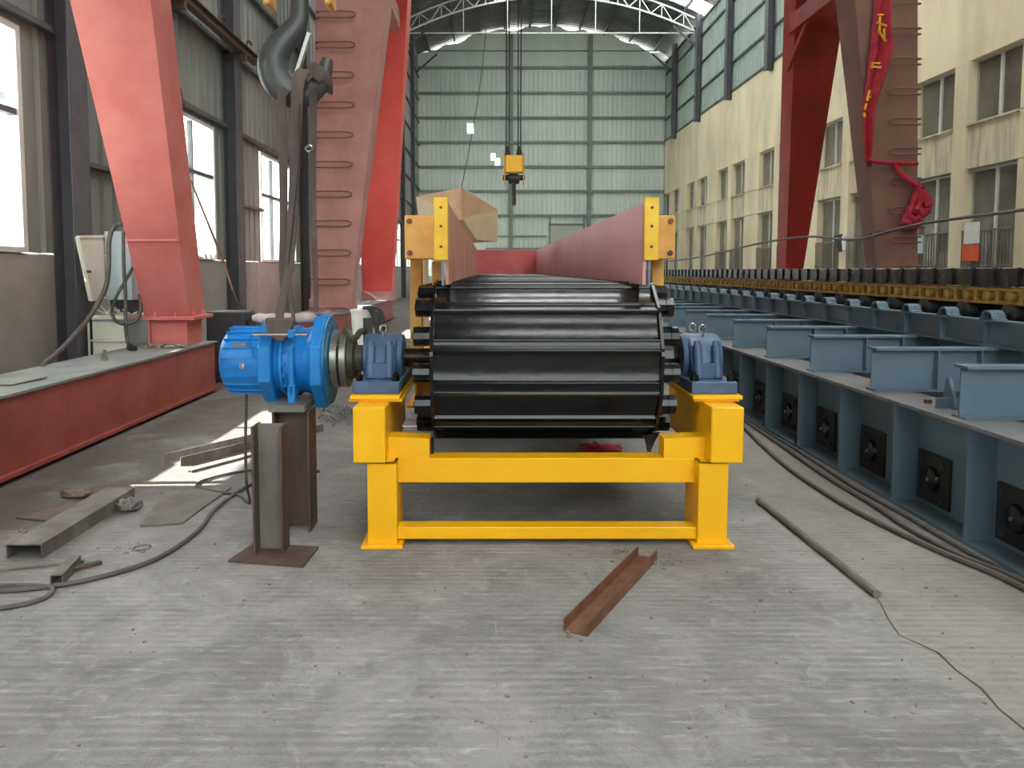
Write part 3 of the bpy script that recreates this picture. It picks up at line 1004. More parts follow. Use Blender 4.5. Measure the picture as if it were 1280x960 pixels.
strap(sl2, [CP(366, 106, 0.0), CP(358, 118, -0.08), CP(355, 132, -0.09), CP(354, 200, -0.06), CP(351, 280, -0.02), CP(348, 340, 0.0), CP(350, 395, 0.02)], 0.062, 0.045)
strap(sl2, [CP(349, 335, 0.0), CP(346, 365, 0.05), CP(342, 392, 0.1)], 0.018)
sl3 = thing('lifting_sling', 'narrow strap sling with a steel shackle hanging at the right of the hook', 'sling', (-1.1, 5.0, 1.3))
strap(sl3, [CP(393, 100, 0.0), CP(393, 110, -0.07), CP(391, 130, -0.04), CP(387, 182, 0.02), CP(385, 260, 0.04), CP(386, 330, 0.05), CP(386, 396, 0.06)], 0.058, 0.03)
MB().sweep([CP(384 + 4 * math.cos(t), 186 + 4 * math.sin(t), -0.02) for t in [2 * PI * k / 12 for k in range(12)]], 0.007, 6, closed=True).build('shackle', chrome, sl3)
rope_p = spline([CP(379, 135, -0.14), CP(377, 210, -0.15), CP(371, 270, -0.16), CP(365, 335, -0.2)], 6)
MB().sweep(rope_p, 0.006, 6).build('tie_cord', rope_dark, sl)

# =================================================================== THE YELLOW-FRAMED APRON FEEDER
CX, YC, ZC, RR = 0.335, 4.95, 1.03, 0.49
fd = thing('apron_feeder', 'black steel apron feeder on a yellow frame with red trough sides, centre of the floor', 'conveyor', (CX, 4.5, 0))


def mir(x0, x1, s):
    """A width range measured from the centre line, on side s."""
    return (CX + s * x0, CX + s * x1)


for s in (-1, 1):
    xa, xb = mir(0.87, 1.04, s)
    lm = MB()
    x0, x1 = min(xa, xb), max(xa, xb)
    lm.box(x0, x1, 4.35, 4.368, 0.02, 0.50).box(x0, x1, 4.64, 4.658, 0.02, 0.50)
    xi = x1 if s < 0 else x0
    lm.box(xi - 0.02 if s < 0 else xi, xi if s < 0 else xi + 0.02, 4.368, 4.64, 0.02, 0.50)
    lm.box(x0 + 0.01 if s < 0 else x1 - 0.02, x0 + 0.02 if s < 0 else x1 - 0.01, 4.368, 4.64, 0.02, 0.50)
    lm.box(x0, x1, 4.35, 4.658, 0.488, 0.50)
    leg = lm.build('leg', yellow, fd, bevel=0.003)
    MB().box(x0 - 0.035, x1 + 0.035, 4.31, 4.70, 0, 0.022).build('foot_plate', yellow, leg, bevel=0.003)
    xa, xb = mir(0.93, 1.115, s)
    MB().box(xa, xb, 4.325, 5.38, 0.50, 0.822).build('bearing_bracket', yellow, fd, bevel=0.006)
    xa, xb = mir(0.865, 1.16, s)
    MB().box(xa, xb, 4.49, 5.42, 0.838, 0.862).box(xa + 0.012, xb - 0.012, 4.51, 5.4, 0.822, 0.838).build('bearing_seat', yellow, fd, bevel=0.003)
    xa, xb = mir(0.69, 0.93, s)
    MB().prism([(xa, 0.498), (xb, 0.498), (xb, 0.625), (xa, 0.615)], 'y', 4.452, 4.598).build('gusset_plate', yellow, fd)
MB().box(CX - 0.88, CX + 0.88, 4.45, 4.60, 0.352, 0.498).build('cross_beam', yellow, fd, bevel=0.004)
MB().box(CX - 0.88, CX + 0.88, 4.385, 4.50, 0.035, 0.105).build('lower_beam', yellow, fd, bevel=0.004)
MB().box(CX - 0.62, CX + 0.60, 4.62, 4.9, 0.395, 0.405).build('drip_tray', dark_box, fd)
# side beams and the support frames behind
for s in (-1, 1):
    xa, xb = mir(0.80, 0.92, s)
    xm = (xa + xb) / 2
    MB().prism([(xm + w, 0.62 + h) for w, h in ibeam_prof(0.13, 0.34, 0.018, 0.014)], 'y', 5.42, 15.4).build('side_beam', yellow, fd)
    for k, y in enumerate((5.45, 8.0, 10.6, 13.2, 15.2)):
        xa, xb = mir(0.815, 0.90, s)
        MB().box(xa, xb, y, y + 0.12, 0.96, 1.69).build('post', yellow_old, fd, bevel=0.004)
        if k in (3, 4):
            xl, xr_ = mir(0.88, 0.99, s)
            MB().box(xl, xr_, y, y + 0.12, 0.0, 0.62).build('leg', yellow, fd)
        xa, xb = mir(0.595, 0.90, s)
        br = MB().box(xa, xb, y - 0.32, y - 0.02, 1.675, 1.965).build('skirt_bracket', yellow_old, fd, bevel=0.006)
        bm_ = MB()
        xo = CX + s * 0.865
        for z in (1.715, 1.925):
            bm_.cyl((xo, y - 0.33, z), (xo, y - 0.318, z), 0.02, 6)
        bm_.build('bolt', rust, br)
        xa, xb = mir(0.66, 0.70, s)
        if k:
            MB().box(xa, xb, y - 0.2, y, 1.53, 1.99).build('skirt_post', yellow_bright, fd)
    xa, xb = mir(0.58, 0.665, s)
    y = 4.56
    sp = MB().box(xa, xb, y, y + 0.06, 1.66, 2.03).build('skirt_post', yellow_bright, fd, bevel=0.004)
    hm = MB()
    for z in (1.74, 1.86, 1.97):
        hm.cyl((CX + s * 0.622, y - 0.004, z), (CX + s * 0.622, y + 0.002, z), 0.009, 10)
    hm.build('bolt_hole', dark_rust, sp)
    xa, xb = mir(0.605, 0.62, s)
    MB().box(xa, xb, y + 0.01, y + 0.05, 1.51, 1.66).build('skirt_lug', slate, fd)
# inner stub posts beside the chain on the left
MB().box(CX - 0.735, CX - 0.67, 5.35, 5.42, 1.36, 1.66).build('post', yellow_old, fd)
MB().box(CX - 0.80, CX - 0.665, 5.3, 5.42, 1.085, 1.12).build('chain_guide', yellow_old, fd)
MB().box(CX + 0.665, CX + 0.80, 5.3, 5.42, 1.085, 1.12).build('chain_guide', yellow_old, fd)
for z, m in ((1.575, black_matt), (1.48, skirt_red), (1.43, black_matt)):
    MB().box(CX - 0.80, CX - 0.72, 6.3, 6.34, z, z + 0.04).build('shim_plate', m, fd)
# trough sides, jointed plates
SK = [4.60, 6.3, 8.2, 10.6, 13.0, 15.1]
for i in range(5):
    MB().box(CX - 0.60, CX - 0.58, SK[i], SK[i + 1] - 0.006, 1.515, 2.0).build('trough_plate', skirt_shaded, fd)
    MB().box(CX + 0.58, CX + 0.60, SK[i], SK[i + 1] - 0.004, 1.515, 2.0).build('trough_plate', skirt_red, fd)
MB().box(CX - 0.58, CX + 0.58, 15.06, 15.09, 1.53, 2.0).build('trough_end_plate', skirt_end, fd)

# pans of the apron
HW = 0.665


def pan_profile():
    t = 0.014
    top = [(-0.130, 0.0), (0.030, 0.0), (0.036, 0.004), (0.042, 0.017), (0.048, 0.022), (0.055, 0.021), (0.062, 0.016), (0.100, 0.014), (0.107, 0.017), (0.113, 0.024), (0.120, 0.025), (0.127, 0.020), (0.132, 0.010), (0.136, 0.0)]
    bot = [(0.128, -0.004), (0.118, 0.003), (0.072, 0.001), (0.05, -t), (-0.130, -t)]
    return top + bot


pm = MB()
pm.prism([(-u, n) for u, n in pan_profile()], 'x', -HW, HW)
pan0 = pm.build('apron_pan', black_gloss, fd, local=True, smooth=True)
for s in (-1, 1):
    for (u0, u1, off) in ((-0.145, 0.14, 0.001),):
        xa, xb = s * (HW + off), s * (HW + off + 0.018)
        MB().prism([(-u0, -0.075), (-u0, 0.018), (-(u0 + 0.03), 0.03), (-(u1 - 0.03), 0.03), (-u1, 0.018), (-u1, -0.075), (-(u0 + u1) / 2, -0.10)], 'x', min(xa, xb), max(xa, xb)).build('side_wing', black_gloss, pan0, local=True)
for s in (-1, 1):
    cr = MB()
    r = 0.058
    for a, b, rr in ((0.026, 0.07, r), (0.07, 0.076, r - 0.008), (0.076, 0.122, r)):
        cr.lathe_x([(s * (HW + a), rr), (s * (HW + b), rr)] if s > 0 else [(s * (HW + b), rr), (s * (HW + a), rr)], 0, -0.055, 10, 0.31)
    cr.cyl((s * (HW + 0.118), 0, -0.055), (s * (HW + 0.13), 0, -0.055), 0.02, 6)
    cr.build('chain_roller', black_gloss, pan0, local=True)
APO = RR * math.cos(rad(15))
LEN = 2 * RR * math.sin(rad(15))
first = True


def put_pan(y, z, psi):
    global first
    o = pan0 if first else again(pan0, fd)
    first = False
    o.location = (0, y - 4.5, z)
    o.rotation_euler = (psi, 0, 0)
    o.location.x = 0.0


for phi in (85, 55, 25, -5, -35, -65, -95):
    p = rad(phi)
    put_pan(YC - APO * math.cos(p), ZC + APO * math.sin(p), rad(90 - phi))
ystart = YC - RR * math.cos(rad(100)) + LEN / 2 + 0.002
for i in range(40):
    put_pan(ystart + i * LEN, ZC + APO - 0.002, 0.0)
yb0 = YC - RR * math.cos(rad(-110)) + LEN / 2
for i in range(40):
    put_pan(yb0 + i * LEN, ZC - APO + 0.01 - min(i, 3) * 0.012, rad(180))
# hanging tongue and pointed wing under the drum
MB().prism([(4.55, 0.60), (4.62, 0.585), (4.60, 0.50), (4.56, 0.46)], 'x', CX - 0.688, CX - 0.672).build('side_wing', black_gloss, fd)
MB().prism([(CX + 0.60, 0.60), (CX + 0.70, 0.62), (CX + 0.665, 0.56), (CX + 0.645, 0.50), (CX + 0.625, 0.50), (CX + 0.615, 0.545)], 'y', 4.60, 4.62).build('side_wing', black_gloss, fd)
# drum and shaft
MB().lathe_x([(CX - 0.5, 0.36), (CX + 0.5, 0.36)], YC, ZC, 24).build('drum', black_matt, fd)
MB().lathe_x([(CX - 1.225, 0.05), (CX - 0.9, 0.05), (CX - 0.9, 0.058), (CX - 0.66, 0.058), (CX - 0.66, 0.075), (CX + 0.66, 0.075), (CX + 0.66, 0.058), (CX + 0.98, 0.058), (CX + 1.0, 0.05)], YC, ZC + 0.01, 24).build('drive_shaft', shaft_steel, fd, smooth=True)
MB().lathe_x([(CX + 0.70, 0.085), (CX + 0.84, 0.085)], YC, ZC + 0.01, 10).build('shaft_collar', black_gloss, fd)
MB().box(CX - 0.88, CX - 0.74, 4.75, 4.98, 0.622, 0.63).build('lit_floor_patch', white_plastic, fd)  # white sheet in place of lit floor seen through the gap

# pillow blocks
def pillow_block(label, s, eyes):
    cx = CX + s * 1.012
    t = thing('pillow_block', label, 'bearing', (cx, YC, 0.862), 0, 'blue bearings of the drive shaft')
    MB().box(cx - 0.138, cx + 0.138, YC - 0.40, YC + 0.40, 0.863, 0.935).build('base', bearing_blue, t, bevel=0.008, seg=2)
    prof = []
    for k in range(0, 19):
        a = PI * k / 18
        prof.append((YC + 0.2 * math.cos(a) * (1 if abs(math.cos(a)) < 0.98 else 1), 1.04 + 0.145 * math.sin(a)))
    prof = [(YC + 0.27, 0.935), (YC + 0.25, 0.98), (YC + 0.215, 1.03)] + prof[1:-1] + [(YC - 0.215, 1.03), (YC - 0.25, 0.98), (YC - 0.27, 0.935)]
    MB().prism(prof, 'x', cx - 0.095, cx + 0.095).build('housing', bearing_blue, t, bevel=0.02, seg=3, smooth=True)
    MB().lathe_x([(cx - 0.128, 0.10), (cx - 0.122, 0.145), (cx - 0.095, 0.155), (cx + 0.095, 0.155), (cx + 0.122, 0.145), (cx + 0.128, 0.10)], YC, 1.04, 32).build('seal_ring', bearing_blue, t, smooth=True)
    r = MB()
    for q in (-0.058, 0.058):
        r.cyl((cx + q, YC - 0.245, 0.985), (cx + q, YC - 0.205, 1.135), 0.028, 12)
        r.cyl((cx + q, YC - 0.25, 0.94), (cx + q, YC - 0.235, 1.04), 0.03, 12, 0.028)
    r.box(cx - 0.06, cx + 0.06, YC - 0.265, YC - 0.2, 0.94, 1.03)
    r.build('bolt_boss', bearing_blue, t, smooth=True)
    for q in (-0.058, 0.058):
        MB().cyl((cx + q, YC - 0.203, 1.135), (cx + q, YC - 0.195, 1.16), 0.02, 6).build('cap_bolt', bearing_blue, t)
    for dx in (-0.11, 0.11):
        for dy in (-0.345, 0.345):
            MB().cyl((cx + dx, YC + dy, 0.935), (cx + dx, YC + dy, 0.97), 0.024, 6).cyl((cx + dx, YC + dy, 0.97), (cx + dx, YC + dy, 0.99), 0.013, 8).build('anchor_bolt', shaft_steel, t)
    for ex, ey in eyes:
        ring = [(cx + ex + 0.022 * math.cos(a), YC + ey, 1.228 + 0.024 * math.sin(a)) for a in [2 * PI * k / 14 for k in range(14)]]
        MB().sweep(ring, 0.0065, 6, closed=True).cyl((cx + ex, YC + ey, 1.165), (cx + ex, YC + ey, 1.206), 0.01, 8).build('eye_bolt', chrome, t, smooth=True)
    return t


pillow_block('blue pillow block bearing on the left yellow bracket, next to the steel coupling', -1, [(0.0, -0.06)])
pillow_block('blue pillow block bearing with two eye bolts on the right yellow bracket', 1, [(-0.02, 0.06), (0.012, -0.06)])

# planetary gear motor
GY, GZ = 4.95, 1.02
gm = thing('gear_motor', 'bright blue planetary gear motor propped on a steel post, left of the feeder', 'motor', (-1.2583, GY, 0.79))
prof = [(-1.7054, 0.13), (-1.7, 0.16), (-1.6817, 0.185), (-1.6542, 0.203), (-1.6085, 0.212), (-1.4082, 0.215)]
MB().lathe_x(prof, GY, GZ, 40).build('motor_housing', machine_blue, gm, smooth=True)
fin0 = None
for k in range(22):
    a = 2 * PI * k / 22 + 0.1
    y, z = GY + 0.213 * math.cos(a), GZ + 0.213 * math.sin(a)
    M_ = Matrix.Translation((0, GY, GZ)) @ Matrix.Rotation(a, 4, 'X')
    MB().box(-1.6634, -1.43, 0.205, 0.222, -0.004, 0.004, M_).build('cooling_fin', machine_blue, gm)
sq = []
for k in range(8):
    a = PI / 8 + k * PI / 4
    r = 0.28
    sq.append((GY + r * math.cos(a), GZ + r * math.sin(a)))
MB().prism(sq, 'x', -1.43, -1.35).build('motor_flange', machine_blue, gm, bevel=0.008, seg=2)
MB().lathe_x([(-1.35, 0.2), (-1.3172, 0.21), (-1.3074, 0.232), (-1.291, 0.232), (-1.2878, 0.212), (-1.2583, 0.212), (-1.255, 0.225), (-1.2186, 0.225), (-1.2145, 0.21), (-1.17, 0.21), (-1.13, 0.225), (-1.1, 0.25)], GY, GZ, 40).build('gear_stage', machine_blue, gm, smooth=True)
MB().box(-1.2388, -1.2064, GY - 0.262, GY + 0.262, GZ - 0.20, GZ + 0.12).box(-1.2469, -1.1983, GY - 0.262, GY - 0.20, GZ - 0.245, GZ - 0.12).build('mounting_rib', machine_blue, gm, bevel=0.012, seg=2)
sq = []
for k in range(8):
    a = PI / 8 + k * PI / 4
    sq.append((GY + 0.315 * math.cos(a), GZ + 0.315 * math.sin(a)))
MB().prism(sq, 'x', -1.105, -1.03).build('output_flange', machine_blue, gm, bevel=0.012, seg=2)
MB().lathe_x([(-1.03, 0.285), (-1.0198, 0.282), (-1.0157, 0.262), (-1.012, 0.21), (-1.008, 0.16)], GY, GZ, 40).build('output_cover', gear_shaded, gm, smooth=True)
bt = MB()
for k in range(20):
    a = 2 * PI * k / 20 + 0.08
    bt.cyl((-1.0198, GY + 0.245 * math.cos(a), GZ + 0.245 * math.sin(a)), (-1.0126, GY + 0.245 * math.cos(a), GZ + 0.245 * math.sin(a)), 0.014, 6)
bt.build('cover_bolts', gear_shaded, gm)['kind'] = 'stuff'
bt = MB()
for k in range(18):
    a = 2 * PI * k / 18
    y, z = GY + 0.224 * math.cos(a), GZ + 0.224 * math.sin(a)
    bt.cyl((-1.2878, y, z), (-1.2714, y, z), 0.012, 6)
bt.build('stage_bolts', machine_blue, gm)['kind'] = 'stuff'
for q, z in ((-1.462, GZ + 0.168), (-1.6085, GZ + 0.0)):
    pass
MB().box(-1.5993, -1.5169, GY - 0.195, GY - 0.165, GZ + 0.105, GZ + 0.13).build('name_plate', grey_plate, gm, label='small grey name plate')
MB().cyl((-1.5307, GY - 0.20, GZ - 0.01), (-1.5307, GY - 0.232, GZ - 0.01), 0.018, 12).cyl((-1.5307, GY - 0.232, GZ - 0.01), (-1.5307, GY - 0.24, GZ - 0.01), 0.008, 8).build('drain_plug', chrome, gm)
tt = MB().box(-1.2267, -1.1862, GY - 0.31, GY - 0.25, GZ + 0.17, GZ + 0.22).build('lifting_eye', machine_blue, gm, bevel=0.006)
MB().cyl((-1.4437, GY - 0.28, GZ + 0.19), (-1.11, GY - 0.28, GZ + 0.19), 0.012, 12).build('vent_pipe', chrome, gm, smooth=True)
MB().sweep(spline([(-1.4437, GY - 0.28, GZ + 0.19), (-1.4666, GY - 0.275, GZ + 0.16), (-1.4575, GY - 0.26, GZ + 0.10), (-1.4483, GY - 0.25, GZ + 0.05), (-1.43, GY - 0.25, GZ + 0.04)], 5), 0.006, 6).build('hose', machine_blue, gm)
# coupling discs and hub
cp = thing('shaft_coupling', 'two polished steel coupling discs between the blue gearbox and the left bearing', 'coupling', (-0.96, GY, 0.85))
for a, b in ((-1.006, -0.958), (-0.948, -0.902)):
    MB().lathe_x([(a, 0.18), (a + 0.004, 0.187), (b - 0.004, 0.187), (b, 0.18)], GY, GZ + 0.012, 40).build('disc', steel, cp, smooth=True)
MB().lathe_x([(-0.902, 0.14), (-0.87, 0.13), (-0.86, 0.09), (-0.815, 0.085)], GY, GZ + 0.012, 20).build('hub', greasy, cp, smooth=True)
MB().sweep(spline([(-0.92, GY - 0.06, GZ + 0.20), (-0.87, GY - 0.12, GZ + 0.15), (-0.84, GY - 0.13, GZ + 0.16), (-0.82, GY - 0.11, GZ + 0.19), (-0.80, GY - 0.05, GZ + 0.195)], 4), 0.022, 6).build('grease_rag', greasy, cp)
# wrapped roll lying on the motor
rl = thing('wrapped_roll', 'off-white plastic wrapped roll lying on top of the blue motor', 'roll', (-1.4, 5.05, 1.25))
rng2 = random.Random(3)
rp = [(-1.57 + 0.043 * i, 5.08 + 0.006 * rng2.uniform(-1, 1), 1.285 + 0.006 * rng2.uniform(-1, 1)) for i in range(11)]
MB().sweep(rp, [0.018] + [0.03 + rng2.uniform(-0.004, 0.005) for _ in range(9)] + [0.018], 10).build('roll', pink_plastic, rl, smooth=True)

# steel posts under and beside the motor
def h_post(name, label, x0, x1, y0, y1, z0, z1, m_web, m_fl):
    t = thing(name, label, 'steel post', ((x0 + x1) / 2, (y0 + y1) / 2, 0), 0)
    w = MB().box(x0 + 0.012, x1 - 0.012, (y0 + y1) / 2 + 0.02, (y0 + y1) / 2 + 0.032, z0, z1).build('web', m_web, t)
    MB().box(x0, x0 + 0.014, y0, y1, z0, z1).build('flange', m_fl, t, bevel=0.002)
    MB().box(x1 - 0.014, x1, y0, y1, z0, z1).build('flange', m_fl, t, bevel=0.002)
    return t


p1 = h_post('steel_post', 'short steel beam standing on a square base plate, in front of the taller post', -1.325, -1.155, 4.205, 4.345, 0.012, 0.735, mill_steel, dark_rust)
MB().add([(-1.435, 4.115, 0), (-1.005, 4.035, 0), (-0.985, 4.325, 0), (-1.375, 4.385, 0), (-1.435, 4.115, 0.014), (-1.005, 4.035, 0.014), (-0.985, 4.325, 0.014), (-1.375, 4.385, 0.014)],
         [(0, 3, 2, 1), (4, 5, 6, 7), (0, 1, 5, 4), (1, 2, 6, 5), (2, 3, 7, 6), (3, 0, 4, 7)]).build('base_plate', dark_rust, p1)
p2 = h_post('steel_post', 'taller dark rusty beam standing upright under the blue gear motor', -1.32, -1.095, 4.60, 4.79, 0.0, 0.745, dark_rust, dark_rust)
MB().box(-1.335, -1.115, 4.585, 5.0, 0.745, 0.788).build('packing_plate', grey_plate, p2, bevel=0.003)

# =================================================================== THE LONG SLATE-BLUE MACHINE ON THE RIGHT
lm_ = thing('chain_conveyor', 'long slate blue conveyor with black pans and yellow chain along the right side', 'conveyor', (4.5, 8, 0))
GX = 2.775
YA, YB = 2.2, 24.0
g = MB()
g.box(GX + 0.175, GX + 0.195, YA, YB, 0.02, 0.685)
g.box(GX, GX + 0.36, YA, YB, 0.0, 0.022)
g.build('base_girder', slate, lm_)
MB().box(GX, GX + 0.36, YA, YB, 0.685, 0.708).build('girder_flange', slate_dust, lm_)
st0 = None
ys = [4.40 + 0.815 * k for k in range(-2, 22)]
for k, y in enumerate(ys):
    if st0 is None:
        st0 = MB().box(GX + 0.004, GX + 0.175, y, y + 0.014, 0.022, 0.685).build('stiffener', slate, lm_)
        y_st = y
    else:
        again(st0, lm_, (0, y - y_st, 0))
bp0 = None
for k, y in enumerate(ys[:-1]):
    yc = y + 0.815 * 0.56 + 0.14
    if bp0 is None:
        bp0 = MB().box(GX + 0.155, GX + 0.175, yc - 0.18, yc + 0.18, 0.055, 0.39).build('bearing_plate', black_matt, lm_, bevel=0.003)
        MB().lathe_x([(GX + 0.125, 0.03), (GX + 0.13, 0.075), (GX + 0.155, 0.085)], yc, 0.222, 18).build('hub_cap', black_gloss, bp0, smooth=True)
        MB().cyl((GX + 0.115, yc, 0.222), (GX + 0.126, yc, 0.222), 0.012, 8).build('grease_nipple', steel, bp0)
        for a in (-0.12, 0.12):
            for b in (-0.115, 0.115):
                MB().cyl((GX + 0.14, yc + a, 0.222 + b), (GX + 0.155, yc + a, 0.222 + b), 0.022, 8).build('bolt', dark_box, bp0)
        y_bp = yc
    else:
        again(bp0, lm_, (0, yc - y_bp, 0))
cb0 = None
for k in range(-2, 16):
    y = 4.60 + 1.08 * k
    if cb0 is None:
        prof = [(y - 0.07, 0.708), (y + 0.07, 0.708), (y + 0.07, 0.722), (y + 0.006, 0.722), (y + 0.006, 1.012), (y + 0.07, 1.012), (y + 0.07, 1.03), (y - 0.07, 1.03), (y - 0.07, 1.012), (y - 0.006, 1.012), (y - 0.006, 0.722), (y - 0.07, 0.722)]
        cb0 = MB().prism(prof, 'x', 2.84, 6.9).build('cross_beam', slate, lm_)
        for x in (3.30, 3.62, 3.95):
            MB().box(x, x + 0.012, y - 0.066, y + 0.066, 0.722, 1.012).build('web_plate', slate, cb0)
        y_cb = y
    else:
        again(cb0, lm_, (0, y - y_cb, 0))
UX = 3.73
MB().box(UX + 0.05, UX + 0.064, YA, YB, 1.045, 1.215).box(UX, UX + 0.114, YA, YB, 1.03, 1.045).box(UX, UX + 0.114, YA, YB, 1.215, 1.23).build('track_beam', slate, lm_)
s0 = None
for k in range(36):
    y = 2.95 + 0.56 * k
    if s0 is None:
        s0 = MB().box(UX + 0.002, UX + 0.05, y + 0.03, y + 0.04, 1.045, 1.215).build('stiffener', slate, lm_)
        arch = [(y - 0.09, 1.23), (y - 0.06, 1.23), (y - 0.04, 1.275), (y - 0.015, 1.285), (y + 0.015, 1.285), (y + 0.04, 1.275), (y + 0.06, 1.23), (y + 0.09, 1.23), (y + 0.09, 1.242), (y + 0.066, 1.244), (y + 0.05, 1.285), (y + 0.02, 1.302), (y - 0.02, 1.302), (y - 0.05, 1.285), (y - 0.066, 1.244), (y - 0.09, 1.242)]
        c0 = MB().prism(arch, 'x', UX - 0.005, UX + 0.10).build('shaft_clip', slate, lm_, bevel=0.003)
        MB().cyl((UX + 0.03, y, 1.262), (UX + 0.28, y, 1.262), 0.022, 10).build('axle', black_matt, c0)
        MB().lathe_x([(UX + 0.14, 0.07), (UX + 0.15, 0.085), (UX + 0.17, 0.085), (UX + 0.172, 0.06), (UX + 0.25, 0.06), (UX + 0.252, 0.04)], y, 1.262, 20).build('track_roller', black_matt, c0, smooth=True)
        for q in (-0.078, 0.078):
            MB().cyl((UX + 0.03, y + q, 1.242), (UX + 0.03, y + q, 1.256), 0.012, 6).build('clip_bolt', chrome, c0)
        y_s = y
    else:
        again(s0, lm_, (0, y - y_s, 0))
        again(c0, lm_, (0, y - y_s, 0))
PT = 0.27
l0 = p0 = r0 = None
n_pan = int((YB - 3.0) / PT)
for k in range(n_pan):
    y = 3.0 + PT * k
    if l0 is None:
        lk = MB()
        lk.box(3.955, 3.995, y, y + PT - 0.006, 1.335, 1.362).box(3.965, 3.995, y, y + PT - 0.006, 1.44, 1.465)
        lk.box(3.957, 3.995, y + 0.0, y + 0.045, 1.362, 1.44)
        lk.box(3.99, 4.0, y + 0.045, y + PT - 0.006, 1.362, 1.44)
        l0 = lk.build('chain_link', chain_yellow, lm_, bevel=0.004)
        MB().lathe_x([(3.94, 0.03), (3.945, 0.04), (3.99, 0.043)], y + 0.13, 1.40, 14).build('pin_boss', chain_yellow, l0, smooth=True)
        pn = MB().box(3.93, 6.25, y + 0.003, y + PT - 0.008, 1.478, 1.62)
        p0 = pn.build('apron_pan', black_pan, lm_, bevel=0.006)
        MB().box(3.912, 3.93, y + 0.003, y + 0.02, 1.475, 1.622).build('end_rib', black_pan, p0)
        rn = MB().box(4.05, 6.2, y + 0.02, y + PT - 0.06, 0.80, 0.93)
        r0 = rn.build('return_pan', black_pan, lm_)
        y_l = y
    else:
        again(l0, lm_, (0, y - y_l, 0))
        again(p0, lm_, (0, y - y_l, 0))
# far half of the machine, seen only through the gaps
MB().box(7.0, 7.02, YA, YB, 0.02, 0.685).box(6.84, 7.2, YA, YB, 0.685, 0.708).box(6.84, 7.2, YA, YB, 0, 0.022).build('base_girder', slate, lm_)
MB().box(6.35, 6.364, YA, YB, 1.03, 1.23).build('track_beam', slate, lm_)
MB().box(4.3, 4.31, YA, YB, 1.05, 1.46).build('side_plate', black_matt, lm_)  # dark sheet added behind the chain to darken the gap
# stop bracket on the flange
MB().box(2.90, 3.13, 4.93, 4.95, 0.708, 0.775).build('stop_bracket', slate, lm_)
MB().prism([(4.86, 0.708), (5.02, 0.708), (4.98, 0.90), (4.955, 0.905)], 'x', 2.985, 3.005).build('stop_bracket', slate, lm_)
nt_ = tag(MB().cyl((2.95, 5.12, 0.708), (2.95, 5.12, 0.735), 0.026, 6).build('loose_nut', rust), 'rusty loose nut lying on the slate blue girder flange', 'nut')

# banner draped on the near right gantry leg
bn = thing('banner', 'red cloth banner with yellow characters draped on the brown ladder leg', 'banner', (8.6, 17.2, 5.0))
SC = 17.22 / 960


def bp_(px, py, y=17.22):
    z = 1.6 + (338 - py) * y / 960 * 1.012
    d = y * 0.99756 - (z - 1.6) * 0.06976
    return ((px - 612) * d / 960, y, z)


rows = [(-70, 1098, 1116), (0, 1095, 1113), (35, 1092, 1112), (70, 1088, 1115), (100, 1084, 1106), (140, 1077, 1094), (170, 1078, 1092), (200, 1078, 1090), (212, 1082, 1090)]
v, f = [], []
NC = 9
for i, (py, a, b) in enumerate(rows):
    for j in range(NC):
        t = j / (NC - 1)
        p = bp_(a + (b - a) * t, py)
        v.append((p[0], p[1] - 0.02 + 0.055 * math.cos(t * 9.0 + i * 0.35), p[2]))
k = len(v)
v += [(p[0], p[1] + 0.012, p[2]) for p in v]
for i in range(len(rows) - 1):
    for j in range(NC - 1):
        a = i * NC + j
        f.append((a, a + 1, a + NC + 1, a + NC))
        f.append((k + a, k + a + NC, k + a + NC + 1, k + a + 1))
MB().add(v, f).build('cloth', banner_red, bn, smooth=True)
MB().sweep(spline([bp_(1084, 203, 17.18), bp_(1100, 206, 17.2), (bp_(1120, 207, 17.22)), bp_(1147, 208, 17.24)], 4), 0.045, 8).build('cloth_end', banner_red, bn, smooth=True)
MB().sweep(spline([bp_(1117, 209, 17.2), bp_(1128, 222, 17.18), bp_(1140, 231, 17.18), bp_(1149, 234, 17.2)], 4), [0.06] * 12 + [0.04], 8).build('cloth_end', banner_red, bn, smooth=True)
strokes = [(1097, 31, 1104, 31), (1096, 40, 1108, 44), (1100, 33, 1099, 52), (1098, 50, 1107, 62), (1105, 47, 1105, 60), (1089, 88, 1100, 88), (1089, 92, 1101, 93), (1090, 88, 1090, 94), (1087, 120, 1084, 133), (1084, 128, 1088, 128), (1083, 136, 1081, 143), (1080, 147, 1081, 152)]
gm_ = MB()
for a, b, c, d in strokes:
    gm_.bar(bp_(a, b, 17.09), bp_(c, d, 17.09), 0.03, 0.05, up=(0, 1, 0))
gm_.build('lettering', banner_gold, bn, label='yellow characters')
kn = thing('knotted_cloth', 'red cloth bundle tied on a rung at the right edge of the ladder leg', 'cloth', (9.6, 17.2, 2.8))
rng3 = random.Random(5)
for pts, r in (([(1150, 236), (1156, 250), (1160, 262), (1153, 270), (1147, 262)], 0.11), ([(1149, 236), (1142, 255), (1135, 270), (1132, 282)], 0.10), ([(1131, 272), (1142, 276), (1150, 274), (1147, 284), (1132, 284)], 0.09), ([(1150, 238), (1150, 252), (1143, 268)], 0.09)):
    P = spline([bp_(a, b, 17.16 + rng3.uniform(-0.04, 0.02)) for a, b in pts], 3)
    MB().sweep(P, [r * rng3.uniform(0.6, 1.15) for _ in P], 8).build('fold', banner_red, kn, smooth=True)

